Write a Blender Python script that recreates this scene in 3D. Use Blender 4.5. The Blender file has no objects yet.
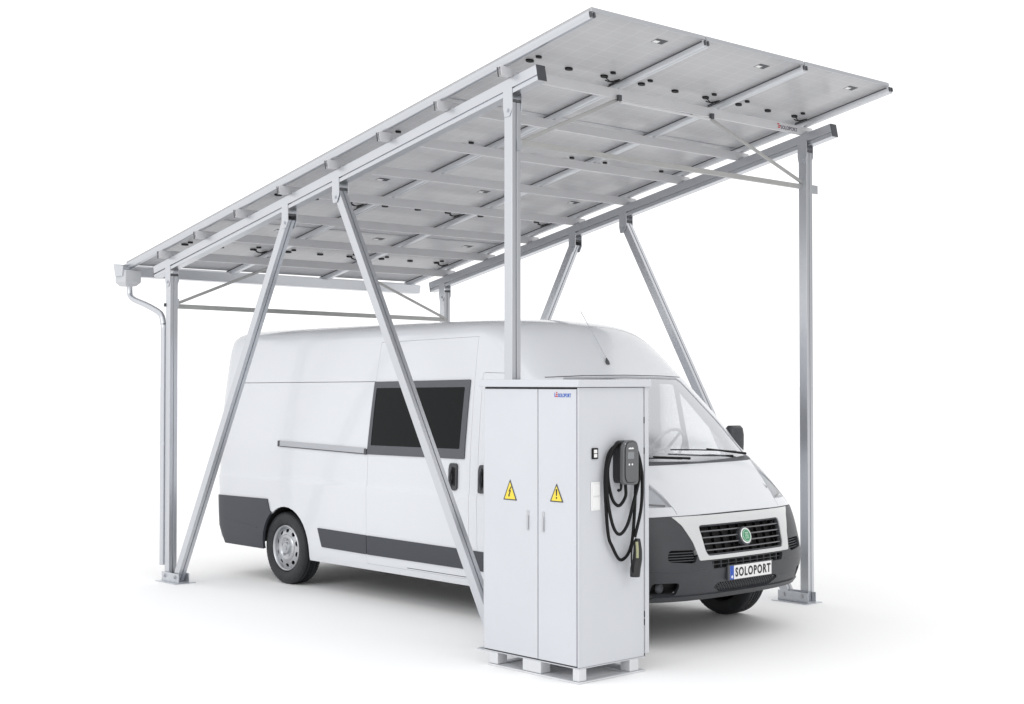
import bpy, bmesh, math, random
from math import sin, cos, pi, radians, sqrt
from mathutils import Vector, Matrix
from mathutils.geometry import tessellate_polygon
random.seed(4)
V = Vector
scn = bpy.context.scene
col = scn.collection

# ------------------------------------------------------------------ materials
def new_mat(name, color, rough=.5, metal=0.0, var=0.0, vscale=6.0, rvar=0.0, stretch=(1, 1, 1),
            coat=0.0, trans=0.0, ior=1.45, emis=None, bump=0.0, bscale=200.0, spec=None):
    m = bpy.data.materials.new(name); m.use_nodes = True
    nt = m.node_tree; b = nt.nodes['Principled BSDF']
    b.inputs['Base Color'].default_value = (*color, 1)
    b.inputs['Roughness'].default_value = rough
    b.inputs['Metallic'].default_value = metal
    b.inputs['Coat Weight'].default_value = coat
    b.inputs['Coat Roughness'].default_value = .06
    b.inputs['Transmission Weight'].default_value = trans
    b.inputs['IOR'].default_value = ior
    if spec is not None: b.inputs['Specular IOR Level'].default_value = spec
    if emis: b.inputs['Emission Color'].default_value = (*emis, 1); b.inputs['Emission Strength'].default_value = 1
    if var or rvar or bump:
        tc = nt.nodes.new('ShaderNodeTexCoord'); mp = nt.nodes.new('ShaderNodeMapping')
        mp.inputs['Scale'].default_value = stretch
        nt.links.new(tc.outputs['Object'], mp.inputs['Vector'])
        nz = nt.nodes.new('ShaderNodeTexNoise'); nz.inputs['Scale'].default_value = vscale
        nz.inputs['Detail'].default_value = 5
        nt.links.new(mp.outputs[0], nz.inputs['Vector'])
        if var:
            mr = nt.nodes.new('ShaderNodeMapRange')
            mr.inputs['From Min'].default_value = .3; mr.inputs['From Max'].default_value = .7
            mr.inputs['To Min'].default_value = 1 - var; mr.inputs['To Max'].default_value = 1 + var
            nt.links.new(nz.outputs['Fac'], mr.inputs['Value'])
            mx = nt.nodes.new('ShaderNodeVectorMath'); mx.operation = 'SCALE'
            mx.inputs[0].default_value = color
            nt.links.new(mr.outputs[0], mx.inputs['Scale'])
            nt.links.new(mx.outputs[0], b.inputs['Base Color'])
        if rvar:
            m2 = nt.nodes.new('ShaderNodeMapRange')
            m2.inputs['From Min'].default_value = .3; m2.inputs['From Max'].default_value = .7
            m2.inputs['To Min'].default_value = rough - rvar; m2.inputs['To Max'].default_value = rough + rvar
            nt.links.new(nz.outputs['Fac'], m2.inputs['Value'])
            nt.links.new(m2.outputs[0], b.inputs['Roughness'])
        if bump:
            n3 = nt.nodes.new('ShaderNodeTexNoise'); n3.inputs['Scale'].default_value = bscale
            nt.links.new(tc.outputs['Object'], n3.inputs['Vector'])
            bp = nt.nodes.new('ShaderNodeBump'); bp.inputs['Strength'].default_value = bump
            bp.inputs['Distance'].default_value = .002
            nt.links.new(n3.outputs['Fac'], bp.inputs['Height'])
            nt.links.new(bp.outputs[0], b.inputs['Normal'])
    return m

M = {}
M['floor'] = new_mat('studio_floor', (.93, .93, .93), .85, spec=.1)
M['alu'] = new_mat('anodised_aluminium', (.56, .575, .605), .30, .88)
M['alu_dark'] = new_mat('dark_clamp_and_shade', (.075, .075, .08), .6)  # dark clamp blocks, and the painted shade lines beside the rails
M['galv'] = new_mat('galvanised_steel', (.58, .60, .63), .45, .8, var=.10, vscale=14, rvar=.1)
M['purlin'] = new_mat('rolled_purlin_steel', (.60, .60, .615), .38, .15, var=.02, vscale=5, rvar=.06)
M['tie'] = new_mat('brushed_tie_steel', (.43, .432, .425), .45, .6, var=.05, vscale=8)
M['plastic_grey'] = new_mat('gutter_grey_plastic', (.50, .51, .53), .4)
M['cap'] = new_mat('dark_end_cap', (.060, .063, .070), .5)
M['black'] = new_mat('black_plastic', (.006, .006, .007), .5, spec=.25)
M['rubber'] = new_mat('tyre_rubber', (.022, .024, .027), .60, var=.15, vscale=20, bump=.2, bscale=300)
M['white'] = new_mat('van_white_paint', (.655, .67, .70), .28, 0, coat=.7, spec=.4)
M['hood'] = M['white']
M['bumper'] = new_mat('grained_bumper_plastic', (.046, .048, .054), .42, bump=.25, bscale=700, var=.05, vscale=9)
M['trim'] = new_mat('slate_side_trim', (.044, .048, .060), .5, bump=.2, bscale=700)
M['frame'] = new_mat('window_frame_grey', (.088, .092, .106), .5)
M['surround'] = new_mat('light_grille_surround', (.64, .645, .65), .33, .1, coat=.5)
M['darkglass'] = new_mat('tinted_window_glass', (.005, .0062, .0068), .05, 0, spec=.14)
M['rim'] = new_mat('painted_steel_wheel', (.48, .49, .51), .30, .80, var=.05, vscale=12)
M['rimdark'] = new_mat('wheel_hollow_dark', (.02, .02, .022), .7)
M['railalu'] = new_mat('bright_rail_aluminium', (.66, .675, .70), .30, .55, var=.02)
M['rail'] = new_mat('slide_rail_grey', (.42, .43, .46), .4, .2)
M['lining'] = new_mat('inner_van_lining', (.62, .63, .65), .7)
M['interior'] = new_mat('cab_interior_grey', (.58, .59, .61), .7)
M['seat'] = new_mat('seat_fabric', (.45, .46, .48), .85)
M['under'] = new_mat('underbody', (.02, .02, .021), .8)
M['slat'] = new_mat('grille_slat_grey', (.13, .132, .14), .35, coat=.3)
M['chrome'] = new_mat('chrome', (.8, .8, .8), .12, 1)
M['lamp'] = new_mat('headlamp_reflector', (.26, .27, .29), .28, .5)
M['emblem'] = new_mat('green_enamel', (.06, .27, .14), .3, coat=.5)
M['platewhite'] = new_mat('plate_white', (.78, .78, .78), .4)
M['plateblue'] = new_mat('plate_blue', (.02, .08, .42), .4)
M['ink'] = new_mat('plate_lettering', (.02, .02, .022), .5)
M['cab'] = new_mat('cabinet_powder_coat', (.565, .58, .612), .45, var=.015, vscale=2, bump=.08, bscale=900)
M['cabside'] = M['cab']
M['cabbase'] = new_mat('cabinet_base_steel', (.66, .67, .69), .45, .2, var=.03, vscale=9)
M['gap'] = new_mat('cabinet_gap_seal', (.05, .05, .055), .7)
M['handle'] = new_mat('satin_handle', (.50, .51, .53), .35, .7)
M['yellow'] = new_mat('warning_yellow', (.80, .62, .06), .45)
M['logoblue'] = new_mat('logo_blue', (.03, .12, .52), .5)
M['logored'] = new_mat('logo_red', (.50, .05, .06), .5)
M['logoink'] = new_mat('logo_dark', (.08, .07, .10), .5)
M['charger'] = new_mat('charger_grey_plastic', (.115, .117, .122), .42, bump=.1, bscale=800)
M['chargerside'] = new_mat('charger_dark_side', (.022, .022, .024), .45)
M['screen'] = new_mat('charger_display', (.22, .23, .24), .2)
M['markwhite'] = new_mat('white_print', (.8, .8, .8), .5)
M['switch'] = new_mat('switch_white', (.80, .80, .80), .4)
M['plugtint'] = new_mat('plug_olive_grip', (.33, .34, .20), .5)

def glass_mat(name, tint, mix, refl=(1, 1, 1), rough=.02):
    """thin glazing: clear transmission plus mirror reflection by Fresnel"""
    m = bpy.data.materials.new(name); m.use_nodes = True; nt = m.node_tree
    nt.nodes.clear()
    out = nt.nodes.new('ShaderNodeOutputMaterial')
    tr = nt.nodes.new('ShaderNodeBsdfTransparent'); tr.inputs[0].default_value = (*tint, 1)
    gl = nt.nodes.new('ShaderNodeBsdfGlossy'); gl.inputs['Roughness'].default_value = rough
    gl.inputs[0].default_value = (*refl, 1)
    fr = nt.nodes.new('ShaderNodeFresnel'); fr.inputs['IOR'].default_value = 1.5
    ad = nt.nodes.new('ShaderNodeMath'); ad.operation = 'MULTIPLY_ADD'
    ad.inputs[1].default_value = 1.0; ad.inputs[2].default_value = mix
    nt.links.new(fr.outputs[0], ad.inputs[0])
    mx = nt.nodes.new('ShaderNodeMixShader')
    nt.links.new(ad.outputs[0], mx.inputs[0]); nt.links.new(tr.outputs[0], mx.inputs[1])
    nt.links.new(gl.outputs[0], mx.inputs[2]); nt.links.new(mx.outputs[0], out.inputs[0])
    return m
M['windscreen'] = glass_mat('windscreen_glass', (.88, .89, .91), .44, (.84, .85, .88), .12)
M['sideglass'] = glass_mat('door_glass', (.90, .92, .93), .04)
M['lens'] = glass_mat('headlamp_lens', (.82, .84, .87), .08)

def panel_mat():
    m = bpy.data.materials.new('solar_module_rear'); m.use_nodes = True
    nt = m.node_tree; b = nt.nodes['Principled BSDF']
    tc = nt.nodes.new('ShaderNodeTexCoord'); sp = nt.nodes.new('ShaderNodeSeparateXYZ')
    nt.links.new(tc.outputs['Object'], sp.inputs[0])
    def line(out, period, w):
        a = nt.nodes.new('ShaderNodeMath'); a.operation = 'PINGPONG'; a.inputs[1].default_value = period / 2
        nt.links.new(out, a.inputs[0])
        c = nt.nodes.new('ShaderNodeMath'); c.operation = 'LESS_THAN'; c.inputs[1].default_value = w
        nt.links.new(a.outputs[0], c.inputs[0]); return c.outputs[0]
    l1 = line(sp.outputs['Y'], .2, .0042); l2 = line(sp.outputs['X'], .0965, .0026)
    mx = nt.nodes.new('ShaderNodeMath'); mx.operation = 'MAXIMUM'
    nt.links.new(l1, mx.inputs[0]); nt.links.new(l2, mx.inputs[1])
    nz = nt.nodes.new('ShaderNodeTexNoise'); nz.inputs['Scale'].default_value = 2.2
    nt.links.new(tc.outputs['Object'], nz.inputs['Vector'])
    cr = nt.nodes.new('ShaderNodeMix'); cr.data_type = 'RGBA'
    cr.inputs['A'].default_value = (.43, .43, .44, 1); cr.inputs['B'].default_value = (.50, .50, .505, 1)
    nt.links.new(nz.outputs['Fac'], cr.inputs['Factor'])
    c2 = nt.nodes.new('ShaderNodeMix'); c2.data_type = 'RGBA'; c2.inputs['B'].default_value = (.58, .58, .585, 1)
    nt.links.new(cr.outputs['Result'], c2.inputs['A']); nt.links.new(mx.outputs[0], c2.inputs['Factor'])
    nt.links.new(c2.outputs['Result'], b.inputs['Base Color'])
    b.inputs['Roughness'].default_value = .22
    tl = nt.nodes.new('ShaderNodeBsdfTranslucent'); tl.inputs[0].default_value = (.9, .9, .92, 1)
    mx2 = nt.nodes.new('ShaderNodeMixShader'); mx2.inputs[0].default_value = .30
    out = nt.nodes['Material Output']
    nt.links.new(b.outputs[0], mx2.inputs[1]); nt.links.new(tl.outputs[0], mx2.inputs[2]); nt.links.new(mx2.outputs[0], out.inputs[0])
    return m
M['panel'] = panel_mat()

# ------------------------------------------------------------------ builders
class MB:
    def __init__(s): s.v = []; s.f = []
    def add(s, vs, fs):
        o = len(s.v); s.v += [V(p) for p in vs]; s.f += [[i + o for i in f] for f in fs]; return s
    def box(s, c, d, R=None):
        x, y, z = [k / 2 for k in d]
        vs = [V((a * x, b * y, e * z)) for a in (-1, 1) for b in (-1, 1) for e in (-1, 1)]
        if R: vs = [R @ p for p in vs]
        c = V(c)
        return s.add([p + c for p in vs], [(0, 1, 3, 2), (4, 6, 7, 5), (0, 4, 5, 1), (2, 3, 7, 6), (0, 2, 6, 4), (1, 5, 7, 3)])
    def bb(s, a, b): return s.box([(a[i] + b[i]) / 2 for i in range(3)], [abs(b[i] - a[i]) for i in range(3)])
    def prof(s, pr, p0, p1, up=(0, 0, 1), cap=True):
        """closed 2-D outline swept from p0 to p1: first coordinate sideways, second along 'up'"""
        p0 = V(p0); p1 = V(p1); d = (p1 - p0).normalized(); up = V(up)
        side = d.cross(up).normalized(); u = side.cross(d).normalized()
        n = len(pr)
        vs = [p0 + side * a + u * b for a, b in pr] + [p1 + side * a + u * b for a, b in pr]
        fs = [(i, (i + 1) % n, (i + 1) % n + n, i + n) for i in range(n)]
        if cap:
            tr = tessellate_polygon([[V((a, b, 0)) for a, b in pr]])
            fs += [tuple(t) for t in tr] + [tuple(i + n for i in reversed(t)) for t in tr]
        return s.add(vs, fs)
    def bar(s, p0, p1, w, h, up=(0, 0, 1)):
        return s.prof([(-w / 2, -h / 2), (w / 2, -h / 2), (w / 2, h / 2), (-w / 2, h / 2)], p0, p1, up)
    def tube(s, pts, r, n=12, cap=True):
        pts = [V(p) for p in pts]; rs = r if isinstance(r, (list, tuple)) else [r] * len(pts)
        rings = []; prev = None
        for i, p in enumerate(pts):
            t = (pts[min(i + 1, len(pts) - 1)] - pts[max(i - 1, 0)]).normalized()
            if prev is None:
                a = V((0, 0, 1)) if abs(t.z) < .9 else V((1, 0, 0)); prev = t.cross(a).normalized()
            prev = (prev - t * prev.dot(t)).normalized(); b = t.cross(prev)
            rings.append([p + (prev * cos(2 * pi * k / n) + b * sin(2 * pi * k / n)) * rs[i] for k in range(n)])
        vs = [q for r_ in rings for q in r_]; fs = []
        for i in range(len(pts) - 1):
            for k in range(n):
                fs.append((i * n + k, i * n + (k + 1) % n, (i + 1) * n + (k + 1) % n, (i + 1) * n + k))
        if cap: fs += [tuple(range(n))[::-1], tuple((len(pts) - 1) * n + k for k in range(n))]
        return s.add(vs, fs)
    def lathe(s, pr, c, axis='Y', n=48, sgn=1):
        """pr: (radius, along)"""
        vs = []; m = len(pr); c = V(c)
        for k in range(n):
            a = 2 * pi * k / n
            for r, h in pr:
                if axis == 'Y': vs.append(c + V((r * cos(a), sgn * h, r * sin(a))))
                elif axis == 'X': vs.append(c + V((sgn * h, r * cos(a), r * sin(a))))
                else: vs.append(c + V((r * cos(a), r * sin(a), sgn * h)))
        fs = [(k * m + i, k * m + i + 1, ((k + 1) % n) * m + i + 1, ((k + 1) % n) * m + i) for k in range(n) for i in range(m - 1)]
        return s.add(vs, fs)
    def plate(s, loops, o, ux, uy, t):
        """flat sheet with holes; loops in 2-D, thickness t along ux x uy"""
        o = V(o); ux = V(ux); uy = V(uy); nn = ux.cross(uy).normalized() * t
        flat = [p for l in loops for p in l]
        tr = tessellate_polygon([[V((a, b, 0)) for a, b in l] for l in loops]); k = len(flat)
        vs = [o + ux * a + uy * b for a, b in flat]; vs += [p + nn for p in vs]
        fs = [tuple(q) for q in tr] + [tuple(i + k for i in reversed(q)) for q in tr]
        b0 = 0
        for l in loops:
            n = len(l)
            fs += [(b0 + i, b0 + (i + 1) % n, b0 + (i + 1) % n + k, b0 + i + k) for i in range(n)]; b0 += n
        return s.add(vs, fs)
    def build(s, name, mat, parent=None, bevel=0, smooth=35, loc=None, seg=2):
        me = bpy.data.meshes.new(name); me.from_pydata([tuple(p) for p in s.v], [], s.f)
        bm = bmesh.new(); bm.from_mesh(me); bmesh.ops.recalc_face_normals(bm, faces=bm.faces[:]); bm.to_mesh(me); bm.free()
        return link(name, me, mat, parent, bevel, smooth, seg)

def link(name, me, mat, parent=None, bevel=0, smooth=35, seg=2):
    me.materials.clear(); me.materials.append(mat)
    if smooth:
        for p in me.polygons: p.use_smooth = True
        me.set_sharp_from_angle(angle=radians(smooth))
    o = bpy.data.objects.new(name, me); col.objects.link(o)
    if bevel:
        b = o.modifiers.new('bevel', 'BEVEL'); b.width = bevel; b.segments = seg; b.limit_method = 'ANGLE'; b.angle_limit = radians(40)
        b.harden_normals = False
    if parent: o.parent = parent; o.matrix_parent_inverse = world(parent).inverted()
    return o
def world(o):
    m = Matrix.LocRotScale(o.location, o.rotation_euler, o.scale)
    return (world(o.parent) @ o.matrix_parent_inverse @ m) if o.parent else m
def thing(name, label, cat, loc, group=None):
    o = bpy.data.objects.new(name, None); o.location = loc; o.empty_display_size = .1
    col.objects.link(o); o['label'] = label; o['category'] = cat
    if group: o['group'] = group
    return o
def text_mesh(txt, h, o, ux, uy, wscale=1.0, bold=0.0, track=1.0, mat=None, parent=None, name='lettering', depth=.0015, center=True):
    cu = bpy.data.curves.new('t', 'FONT'); cu.body = txt; cu.size = 1; cu.offset = bold; cu.space_character = track; cu.resolution_u = 3
    cu.align_x = 'LEFT'
    to = bpy.data.objects.new('t', cu); col.objects.link(to)
    bpy.context.view_layer.update()
    me = bpy.data.meshes.new_from_object(to.evaluated_get(bpy.context.evaluated_depsgraph_get()))
    bpy.data.objects.remove(to)
    xs = [v.co.x for v in me.vertices]; ys = [v.co.y for v in me.vertices]
    x0, x1, y0, y1 = min(xs), max(xs), min(ys), max(ys)
    s = h / (y1 - y0); ux = V(ux); uy = V(uy); nn = ux.cross(uy).normalized(); o = V(o)
    cx = (x0 + x1) / 2 if center else x0; cy = (y0 + y1) / 2
    for v in me.vertices: v.co = o + ux * ((v.co.x - cx) * s * wscale) + uy * ((v.co.y - cy) * s)
    bm = bmesh.new(); bm.from_mesh(me)
    r = bmesh.ops.extrude_face_region(bm, geom=bm.faces[:])
    for v in [g for g in r['geom'] if isinstance(g, bmesh.types.BMVert)]: v.co += nn * depth
    bmesh.ops.recalc_face_normals(bm, faces=bm.faces[:]); bm.to_mesh(me); bm.free()
    return link(name, me, mat, parent, smooth=0)

def catm(pts, k=6):
    pts = [V(p) for p in pts]; q = [pts[0]] + pts + [pts[-1]]; out = []
    for i in range(1, len(q) - 2):
        for j in range(k):
            t = j / k; a, b, c, d = q[i - 1:i + 3]
            out.append(.5 * ((2 * b) + (c - a) * t + (2 * a - 5 * b + 4 * c - d) * t * t + (3 * b - a - 3 * c + d) * t ** 3))
    out.append(pts[-1]); return out
# ------------------------------------------------------------------ floor
fl = MB().add([(-400, -400, 0), (400, -400, 0), (400, 400, 0), (-400, 400, 0)], [(0, 1, 2, 3)]).build('floor', M['floor'], smooth=0)
fl['kind'] = 'structure'

# ================================================================== CARPORT
A = math.atan(.2000); ca, sa = cos(A), sin(A)
U = V((ca, 0, sa)); N = V((-sa, 0, ca)); O = V((0, 0, 3.158))
L, W = 5.224, 3.671
def P(t, y, h): return O + U * t + N * h + V((0, y, 0))
def tx(x, h=0): return (x + h * sa) / ca      # slope coordinate for a given world x
cp = thing('solar_carport', 'tall aluminium carport frame with sloping solar panel roof standing over the white van', 'carport', (L / 2, W / 2, 0))

def grooved(w, h, g=.010, gd=.016, gy=None, sides=(1, 1)):
    """box outline with a groove in each side at height gy (from centre)"""
    a, b = w / 2, h / 2; gy = 0 if gy is None else gy
    p = [(-a, -b), (a, -b)]
    p += [(a, gy - g / 2), (a - gd, gy - g / 2), (a - gd, gy + g / 2), (a, gy + g / 2)]
    p += [(a, b), (-a, b)]
    p += [(-a, gy + g / 2), (-a + gd, gy + g / 2), (-a + gd, gy - g / 2), (-a, gy - g / 2)]
    return p
def grooved4(w, g=.010, gd=.014):
    a = w / 2; e = g / 2; q = []
    for k in range(4):
        c, s = [(1, 0), (0, 1), (-1, 0), (0, -1)][k]
        for x, y in ((a, -a), (a, -e), (a - gd, -e), (a - gd, e), (a, e)):
            q.append((x * c - y * s, x * s + y * c))
    return q

def grooved2(w, ax, g=.010, gd=.014):
    """square tube with a groove in the two faces across axis ax"""
    a = w / 2; e = g / 2
    p = [(a, -a), (a, -e), (a - gd, -e), (a - gd, e), (a, e), (a, a), (-a, a), (-a, e), (-a + gd, e), (-a + gd, -e), (-a, -e), (-a, -a)]
    return p if ax == 0 else [(-y, x) for x, y in p]
# main beams
BH = .122; BW = .092
for y, x0, x1 in ((0, -.25, 5.52), (W, -.22, 5.56)):
    bmx = MB().prof(grooved(BW, BH, gy=-.022), P(tx(x0), y, BH / 2), P(tx(x1), y, BH / 2), N).build('beam', M['alu'], cp, bevel=.003)
    for x in (x0, x1):
        s = -1 if x == x0 else 1
        MB().prof([(-BW / 2 + .001, -BH / 2 + .001), (BW / 2 - .001, -BH / 2 + .001), (BW / 2 - .001, BH / 2 - .001), (-BW / 2 + .001, BH / 2 - .001)],
                  P(tx(x), y, BH / 2), P(tx(x) + s * .006, y, BH / 2), N).build('end_cap', M['cap'], bmx)
PW = .088
def bolt(mb, c, axis, r=.012, t=.012):
    c = V(c); a = V(axis).normalized()
    mb.tube([c, c + a * .004], r * 1.5, 14); mb.tube([c + a * .004, c + a * t], r, 6)
def bracket(parent, x, y, tilt=None):
    """U bracket under the beam"""
    z0 = O.z + x * sa / ca
    b = MB()
    for s in (-1, 1):
        yy = y + s * (PW / 2 + .004)
        b.add([(x - .05, yy - .003, z0 + .035), (x + .05, yy - .003, z0 + .055), (x + .052, yy - .003, z0 - .10), (x + .02, yy - .003, z0 - .16), (x - .035, yy - .003, z0 - .165), (x - .05, yy - .003, z0 - .10),
               (x - .05, yy + .003, z0 + .035), (x + .05, yy + .003, z0 + .055), (x + .052, yy + .003, z0 - .10), (x + .02, yy + .003, z0 - .16), (x - .035, yy + .003, z0 - .165), (x - .05, yy + .003, z0 - .10)],
              [(0, 1, 2, 3, 4, 5), (11, 10, 9, 8, 7, 6)] + [(i, (i + 1) % 6, (i + 1) % 6 + 6, i + 6) for i in range(6)])
        bolt(b, (x, yy + s * .003, z0 - .115), (0, s, 0))
    o = b.build('bracket', M['alu'], parent, smooth=30)
    MB().bar((x, y - .0415, z0 - .042), (x, y + .0415, z0 - .042), .088, .022).build('clamp_block', M['alu_dark'], parent)
# posts
BX = {}
for (x, y, zt) in ((.04, 0, 0), (L - .03, 0, 0), (L + .03, W - .03, 0), (0, W, 0)):
    zt = O.z + x * sa / ca
    po = MB().prof(grooved2(PW, 1), (x, y, .012), (x, y, zt - .055), (1, 0, 0)).build('post', M['alu'], cp, bevel=.002)
    bracket(po, x, y)
# inclined braces
for (xb, xt, y) in ((.20, 2.18, 0), (L - .20, 2.97, 0), (.20, 2.21, W), (L - .20, 2.96, W)):
    zt = O.z + xt * sa / ca
    p0 = V((xb, y, .04)); p1 = V((xt, y, zt - .07))
    br = MB().prof(grooved2(PW * .93, 0), p0, p1, (0, 1, 0)).build('brace', M['alu'], cp, bevel=.002)
    bracket(br, xt, y)
# base shoes: plate + channel with bolts
for (x, y, s) in ((.04, 0, 1), (L, 0, -1), (L + .05, W - .08, -1), (0, W, 1)):
    xc = x + s * .10
    b = MB().bb((xc - .20, y - .12, .0), (xc + .20, y + .12, .008)).build('base_plate', M['galv'], cp, bevel=.002)
    c = MB().bb((xc - .17, y - .0539, .0082), (xc + .17, y + .0539, .014))
    for q in (-1, 1): c.bb((xc - .17, y + q * .062, .0081), (xc + .17, y + q * .054, .098))
    c.build('channel', M['galv'], b, bevel=.002)
    for bx in (-.1, .1):
        d = MB()
        for q in (-1, 1): bolt(d, (xc + bx, y + q * .0625, .062), (0, q, 0), .014, .018)
        d.tube([(xc + bx, y - .0625, .062), (xc + bx, y + .0625, .062)], .008, 8); d.build('bolt', M['handle'], b)

# purlins: C section, web to the front, open to the rear
PH0, PH1 = BH + .001, .206
ph = PH1 - PH0
def cprof(w=.034, h=ph, t=.005):
    a = w / 2; b = h / 2
    return [(a, -b), (a, b), (-a, b), (-a, b - .018), (-a + t, b - .018), (-a + t, b - t), (a - t, b - t), (a - t, -b + t), (-a + t, -b + t), (-a + t, -b + .018), (-a, -b + .018)]
purl_x = [5.20, 4.45, 3.70, 2.96, 2.21, 1.475, .735, .01]
for i, x in enumerate(purl_x):
    hm = (PH0 + PH1) / 2; t = tx(x, hm)
    pu = MB().prof(cprof(), P(t, -.135, hm), P(t, 3.815, hm), N).build('purlin', M['purlin'], cp)
    MB().box(P(t - .020, -.1375, hm), (.010, .004, ph - .006), Matrix.Rotation(-A, 3, 'Y')).build('end_seal', M['cap'], pu)
    for yy in (0, W):
        MB().box(P(t + .05, yy, PH0 + .012), (.035, .04, .022), Matrix.Rotation(-A, 3, 'Y')).build('clamp', M['alu'], pu)
# rails between the panel columns
rail_y = [-.075, 1.18, 2.45, 3.725]
RH0, RH1 = PH1 + .001, .270
T0, T1 = tx(-.80, .3), tx(6.10, .3)
for y in rail_y:
    w = .058
    pr = [(-w / 2, .020), (-w / 2 + .008, .006), (-w / 2 + .02, 0), (w / 2 - .02, 0), (w / 2 - .008, .006), (w / 2, .022), (w / 2, RH1 - RH0), (-w / 2, RH1 - RH0)]
    ra = MB().prof(pr, P(T0 - .03, y, RH0), P(T1 - .005, y, RH0), N).build('rail', M['alu' if y < 0 else 'railalu'], cp)
    g = MB(); k = RH1 - .010  # thin dark strips stand in for the shade line where rail meets panel
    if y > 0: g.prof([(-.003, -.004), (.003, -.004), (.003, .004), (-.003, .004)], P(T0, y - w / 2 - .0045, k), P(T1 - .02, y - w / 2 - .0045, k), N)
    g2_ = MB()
    if y < 3.6: g2_.prof([(-.004, -.006), (.004, -.006), (.004, .006), (-.004, .006)], P(T0, y + w / 2 + .004, k), P(T1 - .02, y + w / 2 + .004, k), N).build('rail_shade_line', M['alu_dark'], ra)
    if y > 0: g.build('rail_shade_line', M['alu_dark'], ra)
    for q in (-.017, .019): MB().box(P(T1 + .001, y + q, .245), (.012, .016, .036), Matrix.Rotation(-A, 3, 'Y')).build('end_clip', M['cap'], ra)

# solar panels: 3 columns x 4 rows
JX = [5.24, 3.513, 1.787, .06]
rot = Matrix.Rotation(-A, 4, 'Y')
PT = 1.7555; PWD = 1.265 - .012
def local(name, mb, mat, parent, bevel=0, smooth=35):
    me = bpy.data.meshes.new(name); me.from_pydata([tuple(p) for p in mb.v], [], mb.f)
    bm = bmesh.new(); bm.from_mesh(me); bmesh.ops.recalc_face_normals(bm, faces=bm.faces[:]); bm.to_mesh(me); bm.free()
    me.materials.append(mat)
    for p in me.polygons: p.use_smooth = True
    me.set_sharp_from_angle(angle=radians(smooth))
    o = bpy.data.objects.new(name, me); col.objects.link(o); o.parent = parent
    return o
def oval(mb, x, y, lx, ly, th=.014):
    n = 14; top = [(x + lx * .5 * cos(2 * pi * k / n), y + ly * .5 * sin(2 * pi * k / n)) for k in range(n)]
    mb.plate([top], (0, 0, -.0185 - th), (1, 0, 0), (0, 1, 0), th)
pmesh = {}
for r, jx in enumerate(JX):
    for c in range(3):
        yc = (rail_y[c] + rail_y[c + 1]) / 2 - .0
        if not pmesh:
            pn = local('solar_panel', MB().bb((-PT / 2 + .006, -PWD / 2, -.018), (PT / 2 - .006, PWD / 2, .012)), M['panel'], cp)
            k = [local('edge_frame', MB().bb((s * (PT / 2 - .0055), -PWD / 2, -.020), (s * (PT / 2 - .0005), PWD / 2, .0125)), M['alu'], pn) for s in (-1, 1)]
            for yy, pair in ((-.42, 1), (0, 0), (.40, 1)):
                j = MB(); oval(j, 0, yy, .042, .080); k.append(local('junction_box', j, M['black'], pn))
                if pair: j = MB(); oval(j, .085, yy + .015, .030, .060); k.append(local('plug_connector', j, M['black'], pn))
            for dy in (0, .05):
                cb = MB()
                pts = [V((-.05 + dy, .46 - dy, -.03)), V((-.03, .50, -.045)), V((.03 - dy, .535, -.045)), V((.0 - dy * 1.5, .565, -.035)), V((-.12, .575, -.03))]
                cb.tube(catm(pts, 4), .005, 6)
                k.append(local('cable', cb, M['black'], pn))
            st = MB().bb((.66, .235, -.0195), (.73, .36, -.0182)); st2 = MB().bb((.665, .24, -.0205), (.70, .30, -.0196))
            k.append(local('rating_sticker', st, M['cap'], pn)); k.append(local('bar_code', st2, M['markwhite'], pn))
            pn.matrix_parent_inverse = world(cp).inverted()
            pmesh = dict(p=pn, k=k); o = pn
        else:
            o = pmesh['p'].copy(); col.objects.link(o)
            for kk in pmesh['k']:
                q = kk.copy(); q.parent = o; col.objects.link(q)
        o.location = P(tx(jx, .292), yc, .292); o.rotation_euler = (0, -A, 0)

# ties and knee struts
def tie(p0, p1, w=.045, h=.035, name='tie_bar', mat='tie'): return MB().bar(p0, p1, w, h).build(name, M[mat], cp, bevel=.002)
tie((L, .045, 3.845), (L, W + .12, 3.842), .03, .042)
tie((L - .02, .045, 3.84), (5.215, 1.13, 4.315), .018, .028, 'knee_brace')
tie((L + .02, W + .08, 3.83), (5.215, 2.30, 4.315), .018, .028, 'knee_brace')
tie((5.235, 1.15, 4.300), (5.235, 2.28, 4.300), .022, .016, 'purlin_strap', 'purlin')
tie((.03, .045, 2.805), (.03, W + .0, 2.775), .03, .046)
tie((.05, .045, 2.83), (.05, 1.18, 3.27), .018, .028, 'knee_brace')
tie((.05, W - .04, 2.79), (.05, 2.45, 3.24), .018, .028, 'knee_brace')
for yy in (1.13, 2.30): MB().bb((5.232, yy - .018, 4.305), (5.256, yy + .018, 4.352)).build('clamp', M['cap'], cp)
for a_, b_ in (((.06, .0425, 2.79), (.09, .055, 2.88)), ((L + .0225, .0, 3.78), (L + .03, .045, 3.86)), ((L + .0525, W - .02, 3.78), (L + .06, W + .12, 3.86))):
    MB().bb(a_, b_).build('clamp', M['alu'], cp)

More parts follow.
